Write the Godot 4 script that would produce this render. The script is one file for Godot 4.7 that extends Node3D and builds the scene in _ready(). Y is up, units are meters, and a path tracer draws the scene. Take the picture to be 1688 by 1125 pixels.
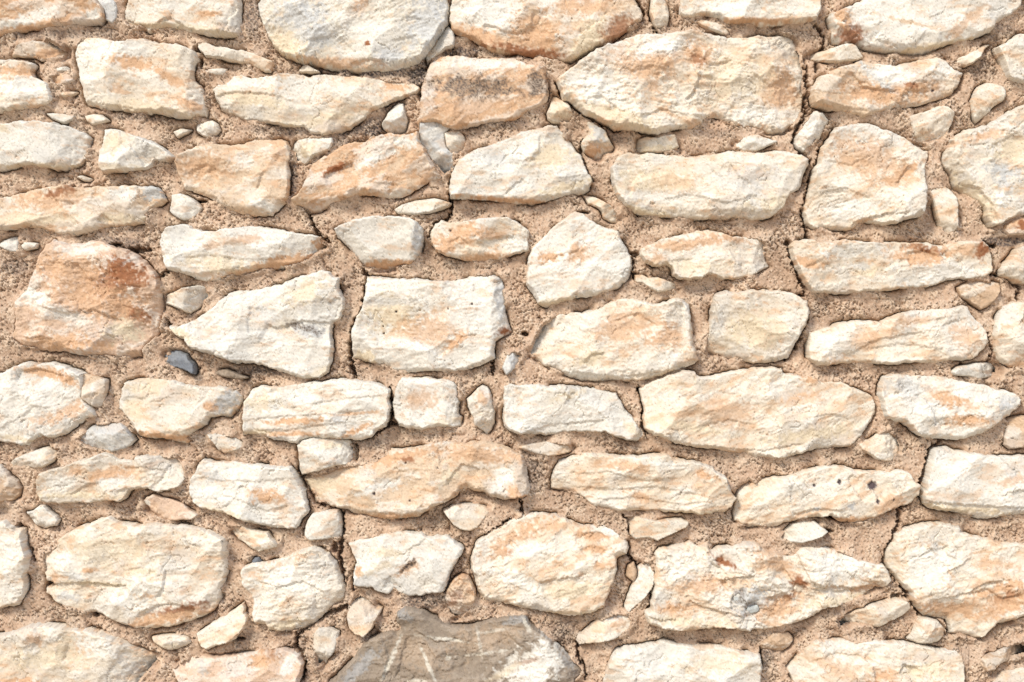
extends Node3D
# A rubble wall of pale limestone laid in sandy mortar, seen square on in soft daylight.
# Stones are traced in wall units (1 unit = 1.2 mm, x to the right, y down) and built as solid, broken rock with real relief.

const U := 0.0012            # metres per wall unit
const STEP := 1.6            # spacing of the relief grid, in wall units
const MID_X := 844.0
const LOW_Y := 1125.0        # wall unit at the height LIFT above the ground
const LIFT := 0.52
const GROW := 1.3             # the outlines were traced on the inner side of the dark joints
const SUN_FROM := Vector3(-0.50, 0.75, 0.75)

# base colours, linear
const TONES := {
	"w": Vector3(0.60, 0.552, 0.47), "v": Vector3(0.66, 0.617, 0.535), "j": Vector3(0.30, 0.275, 0.245), "c": Vector3(0.605, 0.522, 0.41), "t": Vector3(0.56, 0.425, 0.295), "o": Vector3(0.53, 0.335, 0.20),
	"g": Vector3(0.48, 0.465, 0.43), "y": Vector3(0.60, 0.50, 0.355), "b": Vector3(0.27, 0.213, 0.158), "k": Vector3(0.17, 0.18, 0.195),
	"m": Vector3(0.47, 0.33, 0.215), "p": Vector3(0.54, 0.385, 0.275), "r": Vector3(0.27, 0.115, 0.055), "n": Vector3(0.10, 0.075, 0.075), "h": Vector3(0.53, 0.48, 0.39), "q": Vector3(0.43, 0.44, 0.41)}
const MORTAR := Vector3(0.455, 0.32, 0.222)

var warp_a: FastNoiseLite
var warp_b: FastNoiseLite
var broad: FastNoiseLite
var patch: FastNoiseLite
var fleck: FastNoiseLite
var grit: FastNoiseLite
var dust: FastNoiseLite
var scar: FastNoiseLite
var chip: FastNoiseLite
var crumbs: FastNoiseLite
var ridge: FastNoiseLite
var strata: FastNoiseLite
var made := []               # per stone: what its thread worked out
var rows := []               # per row of the mortar grid
var cover := PackedFloat32Array()   # distance into the nearest stone over the whole grid
var groove := PackedFloat32Array()  # depth of the cracks in the mortar
var grid_x := PackedFloat32Array()
var grid_y := PackedFloat32Array()
var wall: Node3D

func _ready():
	camera_and_light()
	noises()
	ground()
	wall = Node3D.new()
	wall.name = "stone_wall"
	wall.set_meta("label", "rubble wall of pale cream limestone pieces set in sandy pinkish mortar")
	wall.set_meta("category", "wall")
	wall.set_meta("kind", "thing")
	add_child(wall)
	stones()
	mortar()

func camera_and_light():
	var cam := Camera3D.new()
	cam.name = "camera"
	var dist := 3.3
	cam.position = Vector3(0, LIFT + 562.5 * U, dist)
	cam.fov = rad_to_deg(2.0 * atan(562.5 * U / dist))
	cam.near = 0.05
	cam.far = 200.0
	add_child(cam)
	cam.current = true
	var sky_look := ProceduralSkyMaterial.new()
	sky_look.sky_top_color = Color(0.60, 0.665, 0.78)
	sky_look.sky_horizon_color = Color(0.85, 0.86, 0.86)
	sky_look.sky_curve = 0.25
	sky_look.ground_bottom_color = Color(0.52, 0.44, 0.36)
	sky_look.ground_horizon_color = Color(0.62, 0.56, 0.49)
	sky_look.energy_multiplier = 1.0
	var sky := Sky.new()
	sky.sky_material = sky_look
	var e := Environment.new()
	e.background_mode = Environment.BG_SKY
	e.sky = sky
	e.tonemap_mode = Environment.TONE_MAPPER_LINEAR
	e.tonemap_exposure = 2.36
	e.ambient_light_source = Environment.AMBIENT_SOURCE_SKY
	e.sdfgi_enabled = true
	e.ssao_enabled = true
	e.ssil_enabled = true
	var we := WorldEnvironment.new()
	we.name = "environment"
	we.environment = e
	add_child(we)
	var sun := DirectionalLight3D.new()
	sun.name = "sun"
	sun.light_color = Color(1.0, 0.975, 0.935)
	sun.light_energy = 0.5
	sun.light_angular_distance = 15.0
	sun.shadow_enabled = true
	add_child(sun)
	sun.look_at_from_position(SUN_FROM, Vector3.ZERO, Vector3.UP)

func noise(kind: int, wave: float, octaves: int, number: int, fractal := FastNoiseLite.FRACTAL_FBM) -> FastNoiseLite:
	var n := FastNoiseLite.new()
	n.noise_type = kind
	n.frequency = 1.0 / wave
	n.seed = number
	n.fractal_type = fractal if octaves > 1 else FastNoiseLite.FRACTAL_NONE
	n.fractal_octaves = octaves
	return n

func noises():
	var S := FastNoiseLite.TYPE_SIMPLEX_SMOOTH
	warp_a = noise(S, 15.0, 3, 11)
	warp_b = noise(S, 15.0, 3, 12)
	broad = noise(S, 130.0, 2, 13)
	patch = noise(S, 46.0, 4, 14)
	fleck = noise(S, 15.0, 3, 15)
	grit = noise(S, 6.5, 2, 16)
	dust = noise(S, 4.2, 2, 17)
	ridge = noise(S, 34.0, 4, 18, FastNoiseLite.FRACTAL_RIDGED)
	strata = noise(S, 60.0, 3, 19)
	scar = noise(FastNoiseLite.TYPE_CELLULAR, 62.0, 1, 20)
	scar.cellular_return_type = FastNoiseLite.RETURN_DISTANCE
	scar.cellular_distance_function = FastNoiseLite.DISTANCE_EUCLIDEAN
	scar.cellular_jitter = 1.0
	scar.domain_warp_enabled = true
	scar.domain_warp_amplitude = 16.0
	scar.domain_warp_frequency = 0.03
	scar.domain_warp_fractal_octaves = 3
	chip = noise(FastNoiseLite.TYPE_CELLULAR, 17.0, 1, 21)
	chip.cellular_return_type = FastNoiseLite.RETURN_DISTANCE
	chip.cellular_distance_function = FastNoiseLite.DISTANCE_EUCLIDEAN
	chip.cellular_jitter = 1.0
	chip.domain_warp_enabled = true
	chip.domain_warp_amplitude = 6.0
	chip.domain_warp_frequency = 0.09
	chip.domain_warp_fractal_octaves = 2

	crumbs = noise(FastNoiseLite.TYPE_CELLULAR, 11.0, 1, 22)
	crumbs.cellular_return_type = FastNoiseLite.RETURN_DISTANCE2_SUB
	crumbs.cellular_distance_function = FastNoiseLite.DISTANCE_EUCLIDEAN
	crumbs.cellular_jitter = 1.0
	crumbs.domain_warp_enabled = true
	crumbs.domain_warp_amplitude = 9.0
	crumbs.domain_warp_frequency = 0.08
	crumbs.domain_warp_fractal_octaves = 2

func at(x: float, y: float, z := 0.0) -> Vector3:
	return Vector3((x - MID_X) * U, LIFT + (LOW_Y - y) * U, z * U)

func ground():
	var g := MeshInstance3D.new()
	g.name = "ground"
	var p := PlaneMesh.new()
	p.size = Vector2(60, 60)
	g.mesh = p
	var m := StandardMaterial3D.new()
	m.albedo_color = Color(0.47, 0.385, 0.29).linear_to_srgb()
	m.roughness = 1.0
	g.material_override = m
	g.set_meta("kind", "structure")
	add_child(g)

func rock_material() -> StandardMaterial3D:
	var m := StandardMaterial3D.new()
	m.vertex_color_use_as_albedo = true
	m.roughness = 0.95
	m.metallic_specular = 0.25
	return m

# ---------------------------------------------------------------- stones

func stones():
	made.resize(STONES.size())
	var job := WorkerThreadPool.add_group_task(shape_stone, STONES.size())
	WorkerThreadPool.wait_for_group_task_completion(job)
	var look := rock_material()
	var parts := []
	for i in STONES.size():
		var d: Dictionary = made[i]
		var mesh := ArrayMesh.new()
		mesh.add_surface_from_arrays(Mesh.PRIMITIVE_TRIANGLES, d.arrays)
		var o := MeshInstance3D.new()
		o.name = called(STONES[i][0], minf(d.hi.x - d.lo.x, d.hi.y - d.lo.y))
		o.mesh = mesh
		parts.append(o)
		o.material_override = look
		o.position = d.place
		if SAID.has(STONES[i][0]):
			o.set_meta("label", SAID[STONES[i][0]])
		var under: Node3D = wall
		if String(STONES[i][0]).begins_with("q"):      # grey flakes set in the face of one stone
			under = parts[find("s120")]
			o.position -= under.position
		under.add_child(o, true)

	# the wall goes on in the same way beyond the picture
	var rng := RandomNumberGenerator.new()
	rng.seed = 77
	var pool := []
	for i in STONES.size():
		var d: Dictionary = made[i]
		var tall: float = d.hi.y - d.lo.y
		if d.lo.x > 5.0 and d.lo.y > 5.0 and d.hi.x < 1683.0 and d.hi.y < 1120.0 and tall > 76.0 and tall < 140.0 and not SAID.has(STONES[i][0]):
			pool.append(i)
	for zone in [Rect2(-612, -424, 508, 1970), Rect2(1776, -424, 526, 1970), Rect2(-96, -424, 1862, 318), Rect2(-96, 1206, 1862, 340)]:
		var y: float = zone.position.y
		while y < zone.end.y - 70.0:
			var x: float = zone.position.x
			var row := 0.0
			while true:
				var i: int = pool[rng.randi() % pool.size()]
				var d: Dictionary = made[i]
				var wide: float = d.hi.x - d.lo.x
				var tall: float = d.hi.y - d.lo.y
				if x + wide > zone.end.x:
					if zone.end.x - x < 110.0 or rng.randf() < 0.15:
						break
					continue
				if y + tall > zone.end.y + 4.0:
					if rng.randf() < 0.05:
						break
					continue
				var o: MeshInstance3D = parts[i].duplicate()
				o.name = "stone"
				o.position += Vector3((x - d.lo.x) * U, -(y - d.lo.y + rng.randf_range(-6.0, 6.0)) * U, 0.0)
				wall.add_child(o, true)
				x += wide + rng.randf_range(9.0, 22.0)
				row = maxf(row, tall)
			y += maxf(row, 60.0) + 8.0

func outline(px: PackedFloat32Array, py: PackedFloat32Array, x: float, y: float) -> Vector3:
	# distance into the outline and the direction out of it
	var best := 1e12
	var q := Vector2.ZERO
	var inside := false
	var b := px.size() - 1
	for a in px.size():
		if (py[a] > y) != (py[b] > y) and x < (px[b] - px[a]) * (y - py[a]) / (py[b] - py[a]) + px[a]:
			inside = not inside
		var c := Geometry2D.get_closest_point_to_segment(Vector2(x, y), Vector2(px[a], py[a]), Vector2(px[b], py[b]))
		var dd := c.distance_squared_to(Vector2(x, y))
		if dd < best:
			best = dd
			q = c
		b = a
	var d := maxf(sqrt(best), 0.01)
	if not inside:
		return Vector3(-d, 0, 0)
	return Vector3(d, (q.x - x) / d, (q.y - y) / d)

func find(id: String) -> int:
	for i in STONES.size():
		if STONES[i][0] == id:
			return i
	return -1

func called(id: String, size: float) -> String:
	if id.begins_with("q"):
		return "shale_flake"
	if id == "s38":
		return "cement_patch"
	if id == "s104b":
		return "pebble"
	return "stone" if size > 45.0 else "stone_chip"

func shape_stone(number: int):
	var entry: Array = STONES[number]
	var id: String = entry[0]
	var tone: Vector3 = TONES[entry[1]]
	var high: float = entry[2] * 0.54
	var rough: float = entry[3]
	var px := PackedFloat32Array()
	var py := PackedFloat32Array()
	var flat: Array = entry[4]
	for k in range(0, flat.size(), 2):
		px.append(flat[k])
		py.append(flat[k + 1])
	var n := px.size()
	var rng := RandomNumberGenerator.new()
	rng.seed = 1000 + number
	var lo := Vector2(1e9, 1e9)
	var hi := Vector2(-1e9, -1e9)
	var mid := Vector2.ZERO
	for k in n:
		lo = lo.min(Vector2(px[k], py[k]))
		hi = hi.max(Vector2(px[k], py[k]))
		mid += Vector2(px[k], py[k]) / n
	var size := minf(hi.x - lo.x, hi.y - lo.y)
	tone *= 1.0 + rng.randf_range(-0.06, 0.05)
	# rounding of the rim towards the top, right, bottom and left
	var big := clampf(size / 110.0, 0.35, 1.25)
	var bt := rng.randf_range(2.0, 5.0) * big
	var br := rng.randf_range(2.0, 5.5) * big
	var bb := rng.randf_range(3.0, 9.5) * big
	var bl := rng.randf_range(1.5, 4.0) * big
	# a few broken corners on top of the traced ones
	var fx := PackedFloat32Array()
	for f in FACETS:
		if f[0] == id:
			var v := Vector2(f[3], f[4]).normalized()
			fx.append_array([f[1], f[2], v.x, v.y, f[5]])
	if size < 70.0:      # splinters keep sharp edges and flat breaks
		bt *= 0.6
		br *= 0.6
		bb *= 0.6
		bl *= 0.6
	for k in (0 if entry[1] == "q" else 2 if size > 70.0 else 3):
		var a := rng.randf() * TAU
		var v := Vector2(cos(a), sin(a))
		var reach := 0.0
		for q in n:
			reach = maxf(reach, (Vector2(px[q], py[q]) - mid).dot(v))
		var p := mid + v * reach * (rng.randf_range(0.3, 0.75) if size > 70.0 else rng.randf_range(-0.1, 0.6))
		fx.append_array([p.x, p.y, v.x, v.y, rng.randf_range(0.08, 0.32) if size > 70.0 else rng.randf_range(0.25, 0.75)])
	# broad split faces: shallow hollows that meet in ridges
	var faces := PackedFloat32Array()
	var want := clampi(int((hi.x - lo.x) * (hi.y - lo.y) / 2300.0), 3, 18)
	var tries := 0
	while faces.size() < want * 5 and tries < 400:
		tries += 1
		var q := Vector2(rng.randf_range(lo.x, hi.x), rng.randf_range(lo.y, hi.y))
		var e := outline(px, py, q.x, q.y)
		if e.x < 2.0:
			continue
		var fall := 0.26 * exp(-e.x / 24.0) + 0.015
		var gx := -e.y * fall + rng.randf_range(-0.24, 0.24)
		var gy := -e.z * fall + rng.randf_range(-0.24, 0.24)
		faces.append_array([q.x, q.y, high * (0.70 + 0.30 * smoothstep(0.0, 42.0 * big, e.x)) + rng.randf_range(-2.0, 3.0) * big, gx, gy])
	var tilt := Vector2(rng.randf_range(-0.05, 0.05), rng.randf_range(-0.06, 0.06)) * (1.0 if size > 60.0 else 2.0)
	# traced stains, painted facet shade and break lines of this stone
	var mine := []
	var late := []
	for s in STAINS_AND_SHADE:
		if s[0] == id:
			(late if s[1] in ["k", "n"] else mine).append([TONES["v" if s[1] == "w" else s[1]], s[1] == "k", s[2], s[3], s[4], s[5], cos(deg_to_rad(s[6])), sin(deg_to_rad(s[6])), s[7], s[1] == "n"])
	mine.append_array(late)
	var steps := []
	for s in LEDGES:
		if s[0] == id:
			steps.append(s)
	var off := rng.randf() * 4000.0
	var pale: Vector3 = Vector3(0.34, 0.275, 0.21) if entry[1] == "b" else Vector3(0.24, 0.25, 0.26) if entry[1] == "k" else TONES["v"] if entry[1] in ["w", "g", "h"] else Vector3(0.65, 0.595, 0.505)
	var lean := deg_to_rad(rng.randf_range(-22.0, 12.0))
	var grain_c := cos(lean)
	var grain_s := sin(lean)
	var ochre: float = {"w": 0.5, "c": 0.85, "t": 1.05, "o": 1.15}.get(entry[1], 0.0 if entry[1] in ["b", "k", "q"] else 0.3)
	var bias := rng.randf_range(-0.12, 0.10) + (0.1 if entry[1] == "w" else 0.0)
	# grid
	var x0 := floorf((lo.x - 7.0) / STEP)
	var y0 := floorf((lo.y - 7.0) / STEP)
	var w := int(ceilf((hi.x + 7.0) / STEP) - x0) + 1
	var h := int(ceilf((hi.y + 7.0) / STEP) - y0) + 1
	var dist := PackedFloat32Array()
	dist.resize(w * h)
	var xs := PackedFloat32Array()
	xs.resize(w * h)
	var ys := PackedFloat32Array()
	ys.resize(w * h)
	var zs := PackedFloat32Array()
	zs.resize(w * h)
	var colors := PackedColorArray()
	colors.resize(w * h)
	var warp := 2.2 * clampf(size / 80.0, 0.25, 1.0)
	for j in h:
		for i in w:
			var at_ := j * w + i
			var gx := (x0 + i) * STEP
			var gy := (y0 + j) * STEP
			var x := gx + warp_a.get_noise_2d(gx, gy) * warp
			var y := gy + warp_b.get_noise_2d(gx, gy) * warp
			# distance to the outline
			var best := 1e12
			var qx := 0.0
			var qy := 0.0
			var inside := false
			var b := n - 1
			var bx := px[b]
			var by := py[b]
			for a in n:
				var ax := px[a]
				var ay := py[a]
				if (ay > y) != (by > y) and x < (bx - ax) * (y - ay) / (by - ay) + ax:
					inside = not inside
				var ex := bx - ax
				var ey := by - ay
				var t := clampf(((x - ax) * ex + (y - ay) * ey) / (ex * ex + ey * ey + 1e-6), 0.0, 1.0)
				var cx := ax + ex * t
				var cy := ay + ey * t
				var dd := (x - cx) * (x - cx) + (y - cy) * (y - cy)
				if dd < best:
					best = dd
					qx = cx
					qy = cy
				bx = ax
				by = ay
			var d := sqrt(best)
			if not inside:
				d = -d
			var away := d
			d += GROW
			dist[at_] = d
			if d < -1.6 * STEP:
				continue
			var ox := 0.0
			var oy := 0.0
			if absf(away) > 0.01:
				ox = (qx - x) / away
				oy = (qy - y) / away
			var vx := gx
			var vy := gy
			if d < 0.0:
				vx += ox * d
				vy += oy * d
				d = 0.0
			xs[at_] = vx
			ys[at_] = vy
			var n_patch := patch.get_noise_2d(vx + off, vy)
			var n_fleck := fleck.get_noise_2d(vx + off, vy)
			var n_grit := grit.get_noise_2d(vx + off, vy)
			var n_dust := dust.get_noise_2d(vx + off, vy)
			var n_broad := broad.get_noise_2d(vx + off, vy)
			var gu := vx * grain_c + vy * grain_s
			var gv := vy * grain_c - vx * grain_s
			var n_bed := patch.get_noise_2d(gu * 0.5 + off, gv * 1.35 + 500.0)
			var n_vein := fleck.get_noise_2d(gu * 0.5 + off, gv * 1.3 + 900.0)
			# relief
			var bev := ox * ox * (br if ox > 0.0 else bl) + oy * oy * (bb if oy > 0.0 else bt)
			bev *= 1.0 + 1.3 * n_patch
			var t := 1.0 - clampf(d / maxf(bev, 1.6), 0.0, 1.0)
			var ex_ := vx + n_fleck * 3.5 + n_patch * 5.0
			var ey_ := vy + n_vein * 3.5
			var face := 1e9
			for k in range(0, faces.size(), 5):
				var ux := ex_ - faces[k]
				var uy := ey_ - faces[k + 1]
				face = minf(face, faces[k + 2] + faces[k + 3] * ux + faces[k + 4] * uy + 0.0048 * (ux * ux + uy * uy))
			face = minf(face, high * 1.6 + 4.0)
			var z := -5.0 + (face + 5.0) * (1.0 - t * t)
			z += (vx - mid.x) * tilt.x + (vy - mid.y) * tilt.y
			for k in range(0, fx.size(), 5):
				var s := (vx - fx[k]) * fx[k + 2] + (vy - fx[k + 1]) * fx[k + 3] + n_fleck * 4.0
				if s > 0.0:
					z -= s * fx[k + 4]
			var inner := 0.5 + 0.5 * clampf(d / 14.0, 0.0, 1.0)
			# some of each face is split smooth, some of it broken rough
			var worn := rough * (0.12 + 1.1 * smoothstep(-0.15, 0.45, broad.get_noise_2d(vx * 1.9 + off, vy * 1.9 + 300.0) + 0.5 * n_patch + 0.35 * (rough - 0.8)))
			var sc := scar.get_noise_2d(vx + off, vy) + 1.0
			var ch := chip.get_noise_2d(vx + off, vy) + 1.0
			var rd := ridge.get_noise_2d(gu * 0.6 + off, gv * 1.3)
			z += inner * (rough * (1.5 * sc - 0.8 + 1.0 * n_patch) + worn * (1.6 * ch + 1.2 * rd))
			z += worn * (0.75 * n_fleck + 0.42 * n_grit) + 0.28 * n_dust
			# thin layers of the bedding that end in small steps
			var lay := strata.get_noise_2d(gu * 0.35 + off, gv * 1.6) * 4.0
			z += inner * (0.3 * rough + 0.8 * worn) * (lay - floorf(lay))
			# hairline cracks
			var hair := absf(warp_a.get_noise_2d(vx * 0.16 + off, vy * 0.16))
			if hair < 0.014 and n_broad + 0.4 * n_patch > 0.12:
				z -= 2.2
			for s in steps:
				z -= step_down(s, vx + n_fleck * 3.0, vy + n_grit * 2.0 + n_fleck * 2.0)
			# colour of the rock
			var c := tone
			# flakes of the pale fresh face over the ochre rind, each with its own edge
			var flake := smoothstep(-0.04, 0.2, n_bed + 0.35 * n_vein + 0.15 * n_grit + bias)
			z += 0.9 * rough * flake
			c = c.lerp(pale, 0.55 * flake)
			c = c.lerp(TONES["t"], 0.75 * ochre * smoothstep(0.04, 0.34, -n_bed + 0.4 * n_vein + 0.2 * n_grit - bias))
			c = c.lerp(TONES["o"], 0.7 * ochre * smoothstep(0.2, 0.5, n_vein * 0.8 - n_bed * 0.45 + n_grit * 0.2 - n_broad * 0.3))
			if entry[1] not in ["b", "k", "q"]:
				c = c.lerp(TONES["g"], 0.35 * smoothstep(0.2, 0.5, n_broad + 0.5 * n_patch))
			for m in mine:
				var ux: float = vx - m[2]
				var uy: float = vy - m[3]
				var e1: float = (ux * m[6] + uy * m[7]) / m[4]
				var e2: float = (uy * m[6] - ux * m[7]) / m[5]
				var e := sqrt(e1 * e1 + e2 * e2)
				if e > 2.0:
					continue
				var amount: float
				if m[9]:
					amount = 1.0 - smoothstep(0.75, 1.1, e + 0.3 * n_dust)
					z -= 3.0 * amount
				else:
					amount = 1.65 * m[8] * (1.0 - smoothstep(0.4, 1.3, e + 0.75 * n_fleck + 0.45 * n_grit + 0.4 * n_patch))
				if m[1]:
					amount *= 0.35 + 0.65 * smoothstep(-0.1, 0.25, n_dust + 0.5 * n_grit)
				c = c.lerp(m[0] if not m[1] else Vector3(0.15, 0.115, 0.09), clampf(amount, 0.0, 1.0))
			c *= 1.0 + 0.11 * n_grit + 0.17 * n_dust + 0.05 * n_fleck
			# pinholes and dark grains
			if n_dust + 0.35 * n_grit > 0.62:
				c *= 0.62
				z -= 1.2
			zs[at_] = z
			colors[at_] = Color(c.x, c.y, c.z)
	# mesh
	var place := at(mid.x, mid.y)
	var verts := PackedVector3Array()
	var norms := PackedVector3Array()
	var cols := PackedColorArray()
	var index := PackedInt32Array()
	var which := PackedInt32Array()
	which.resize(w * h)
	which.fill(-1)
	var reach := -1.6 * STEP
	var solid := PackedByteArray()
	solid.resize(w * h)
	for j in h - 1:
		for i in w - 1:
			var a := j * w + i
			if dist[a] > reach and dist[a + 1] > reach and dist[a + w] > reach and dist[a + w + 1] > reach and (dist[a] > 0.0 or dist[a + 1] > 0.0 or dist[a + w] > 0.0 or dist[a + w + 1] > 0.0):
				solid[a] = 1
				for q in [a, a + 1, a + w, a + w + 1]:
					if which[q] < 0:
						which[q] = verts.size()
						verts.append(at(xs[q], ys[q], zs[q]) - place)
						var l: int = q - 1 if dist[q - 1] > reach else q
						var r: int = q + 1 if dist[q + 1] > reach else q
						var u: int = q - w if dist[q - w] > reach else q
						var v: int = q + w if dist[q + w] > reach else q
						var gx := (zs[r] - zs[l]) / maxf(xs[r] - xs[l], 0.8)
						var gy := (zs[v] - zs[u]) / maxf(ys[v] - ys[u], 0.8)
						norms.append(Vector3(-gx, gy, 1.0).normalized())
						cols.append(colors[q])
				index.append_array([which[a], which[a + 1], which[a + w + 1], which[a], which[a + w + 1], which[a + w]])
	# sides that run back into the mortar
	for j in h - 1:
		for i in w - 1:
			var a := j * w + i
			if solid[a] == 0:
				continue
			var sides := []
			if solid[a - w] == 0:
				sides.append([a, a + 1])
			if solid[a + 1] == 0:
				sides.append([a + 1, a + w + 1])
			if solid[a + w] == 0:
				sides.append([a + w + 1, a + w])
			if solid[a - 1] == 0:
				sides.append([a + w, a])
			for s in sides:
				var p := verts[which[s[0]]]
				var q := verts[which[s[1]]]
				var out := Vector3(-(q.y - p.y), q.x - p.x, 0.0).normalized()
				var k := verts.size()
				verts.append_array([p, q, Vector3(q.x, q.y, -46.0 * U), Vector3(p.x, p.y, -46.0 * U)])
				norms.append_array([out, out, out, out])
				var c1 := cols[which[s[0]]]
				var c2 := cols[which[s[1]]]
				cols.append_array([c1, c2, c2, c1])
				index.append_array([k, k + 2, k + 1, k, k + 3, k + 2])
	var arrays := []
	arrays.resize(Mesh.ARRAY_MAX)
	arrays[Mesh.ARRAY_VERTEX] = verts
	arrays[Mesh.ARRAY_NORMAL] = norms
	arrays[Mesh.ARRAY_COLOR] = cols
	arrays[Mesh.ARRAY_INDEX] = index
	made[number] = {"arrays": arrays, "place": place, "dist": dist, "x0": int(x0), "y0": int(y0), "w": w, "h": h, "lo": lo, "hi": hi}

func step_down(s: Array, x: float, y: float) -> float:
	# how much lower the rock lies beside a break line: a sharp edge on the line, rising again over its width
	var p: Array = s[1]
	var wide: float = s[3]
	var best := 1e9
	var side := 1.0
	var along := 0.0
	for k in range(0, p.size() - 2, 2):
		var ax: float = p[k]
		var ay: float = p[k + 1]
		var ex: float = p[k + 2] - ax
		var ey: float = p[k + 3] - ay
		var t := ((x - ax) * ex + (y - ay) * ey) / (ex * ex + ey * ey)
		var tc := clampf(t, 0.0, 1.0)
		var dx := x - ax - ex * tc
		var dy := y - ay - ey * tc
		var d := sqrt(dx * dx + dy * dy)
		if d < best:
			best = d
			side = 1.0 if ex * dy - ey * dx > 0.0 else -1.0
			along = 1.0
			if (k == 0 and t < 0.25):
				along = clampf(t * 4.0, 0.0, 1.0)
			elif k == p.size() - 4 and t > 0.75:
				along = clampf((1.0 - t) * 4.0, 0.0, 1.0)
	wide *= 1.9
	if best > wide:
		return 0.0
	var drop: float = s[2]
	if drop < 0.0:
		side = -side
		drop = -drop
	if side < 0.0:
		return 0.0
	var f := 1.0 - best / wide
	return drop * along * f * smoothstep(0.0, 2.5, best)

# ---------------------------------------------------------------- mortar

func mortar():
	# finest inside the picture, coarser further out
	var left := -620.0
	var right := 2308.0
	var top := -430.0
	var bottom := LOW_Y + LIFT / U
	grid_x = spread(left, -40.0, 1728.0, right)
	grid_y = spread(top, -40.0, 1165.0, bottom)
	var nx := grid_x.size()
	var ny := grid_y.size()
	# how deep every point lies in a stone, on a plain grid
	var cx0 := -200
	var cy0 := -200
	var cw := int((1688 + 400) / STEP)
	var chh := int((1125 + 400) / STEP)
	var plain := PackedFloat32Array()
	plain.resize(cw * chh)
	plain.fill(-60.0)
	groove.resize(cw * chh)
	for d in made:
		var dd: PackedFloat32Array = d.dist
		for j in d.h:
			var row: int = (d.y0 + j - int(cy0 / STEP)) * cw + d.x0 - int(cx0 / STEP)
			for i in d.w:
				var v := dd[j * d.w + i]
				if row + i >= 0 and row + i < plain.size() and v > plain[row + i]:
					plain[row + i] = v
	cover = plain
	for p in PITS:
		for j in range(int((p[1] - p[3] * 2.0 - cy0) / STEP), int((p[1] + p[3] * 2.0 - cy0) / STEP) + 1):
			for i in range(int((p[0] - p[2] * 2.0 - cx0) / STEP), int((p[0] + p[2] * 2.0 - cx0) / STEP) + 1):
				var x := cx0 + i * STEP
				var y := cy0 + j * STEP
				var e := sqrt(pow((x - p[0]) / p[2], 2.0) + pow((y - p[1]) / p[3], 2.0)) + 0.7 * fleck.get_noise_2d(x * 1.4, y * 1.4)
				groove[j * cw + i] = maxf(groove[j * cw + i], 1.0 - smoothstep(0.6, 1.15, e))
	for c in CRACKS:
		var bold: float = 1.7 if CRACKS.find(c) in [4, 6, 14, 15] else 1.15 if CRACKS.find(c) in [0, 2, 7, 9, 10, 16] else 0.85
		for k in range(0, c.size() - 2, 2):
			var a := Vector2(c[k], c[k + 1])
			var b := Vector2(c[k + 2], c[k + 3])
			var l := a.min(b) - Vector2(6, 6)
			var m := a.max(b) + Vector2(6, 6)
			for j in range(int((l.y - cy0) / STEP), int((m.y - cy0) / STEP) + 1):
				for i in range(int((l.x - cx0) / STEP), int((m.x - cx0) / STEP) + 1):
					var p := Vector2(cx0 + i * STEP, cy0 + j * STEP)
					p += Vector2(warp_a.get_noise_2d(p.x * 1.7, p.y * 1.7), warp_b.get_noise_2d(p.x * 1.7, p.y * 1.7)) * 5.0
					var q := Geometry2D.get_closest_point_to_segment(p, a, b)
					var wide := (1.7 + 1.7 * fleck.get_noise_2d(p.x + 900.0, p.y)) * bold
					groove[j * cw + i] = maxf(groove[j * cw + i], 1.0 - smoothstep(maxf(wide, 0.9) * 0.6, maxf(wide, 0.9) + 1.1, p.distance_to(q)))
	rows.resize(ny)
	var job := WorkerThreadPool.add_group_task(mortar_row.bind(cx0, cy0, cw, chh), ny)
	WorkerThreadPool.wait_for_group_task_completion(job)
	var verts := PackedVector3Array()
	var norms := PackedVector3Array()
	var cols := PackedColorArray()
	var index := PackedInt32Array()
	var which := PackedInt32Array()
	which.resize(nx * ny)
	which.fill(-1)
	# which points the sheet needs: all but those well inside a stone
	for j in ny - 1:
		var d0: PackedFloat32Array = rows[j].deep
		var d1: PackedFloat32Array = rows[j + 1].deep
		var a := j * nx
		for i in nx - 1:
			if d0[i] > 6.0 and d0[i + 1] > 6.0 and d1[i] > 6.0 and d1[i + 1] > 6.0:
				continue
			which[a + i] = 0
			which[a + i + 1] = 0
			which[a + nx + i] = 0
			which[a + nx + i + 1] = 0
	for j in ny:
		var z: PackedFloat32Array = rows[j].z
		var c: PackedColorArray = rows[j].c
		var ju := maxi(j - 1, 0)
		var jd := mini(j + 1, ny - 1)
		var zu: PackedFloat32Array = rows[ju].z
		var zd: PackedFloat32Array = rows[jd].z
		var ry := 1.0 / (grid_y[jd] - grid_y[ju])
		for i in nx:
			if which[j * nx + i] < 0:
				continue
			which[j * nx + i] = verts.size()
			verts.append(at(grid_x[i], grid_y[j], z[i]))
			var il := maxi(i - 1, 0)
			var ir := mini(i + 1, nx - 1)
			norms.append(Vector3(-(z[ir] - z[il]) / (grid_x[ir] - grid_x[il]), (zd[i] - zu[i]) * ry, 1.0).normalized())
			cols.append(c[i])
	for j in ny - 1:
		var d0: PackedFloat32Array = rows[j].deep
		var d1: PackedFloat32Array = rows[j + 1].deep
		var k := j * nx
		for i in nx - 1:
			if d0[i] > 6.0 and d0[i + 1] > 6.0 and d1[i] > 6.0 and d1[i + 1] > 6.0:
				continue
			var a := which[k + i]
			var d := which[k + nx + i + 1]
			index.append(a)
			index.append(which[k + i + 1])
			index.append(d)
			index.append(a)
			index.append(d)
			index.append(which[k + nx + i])
	var arrays := []
	arrays.resize(Mesh.ARRAY_MAX)
	arrays[Mesh.ARRAY_VERTEX] = verts
	arrays[Mesh.ARRAY_NORMAL] = norms
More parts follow.
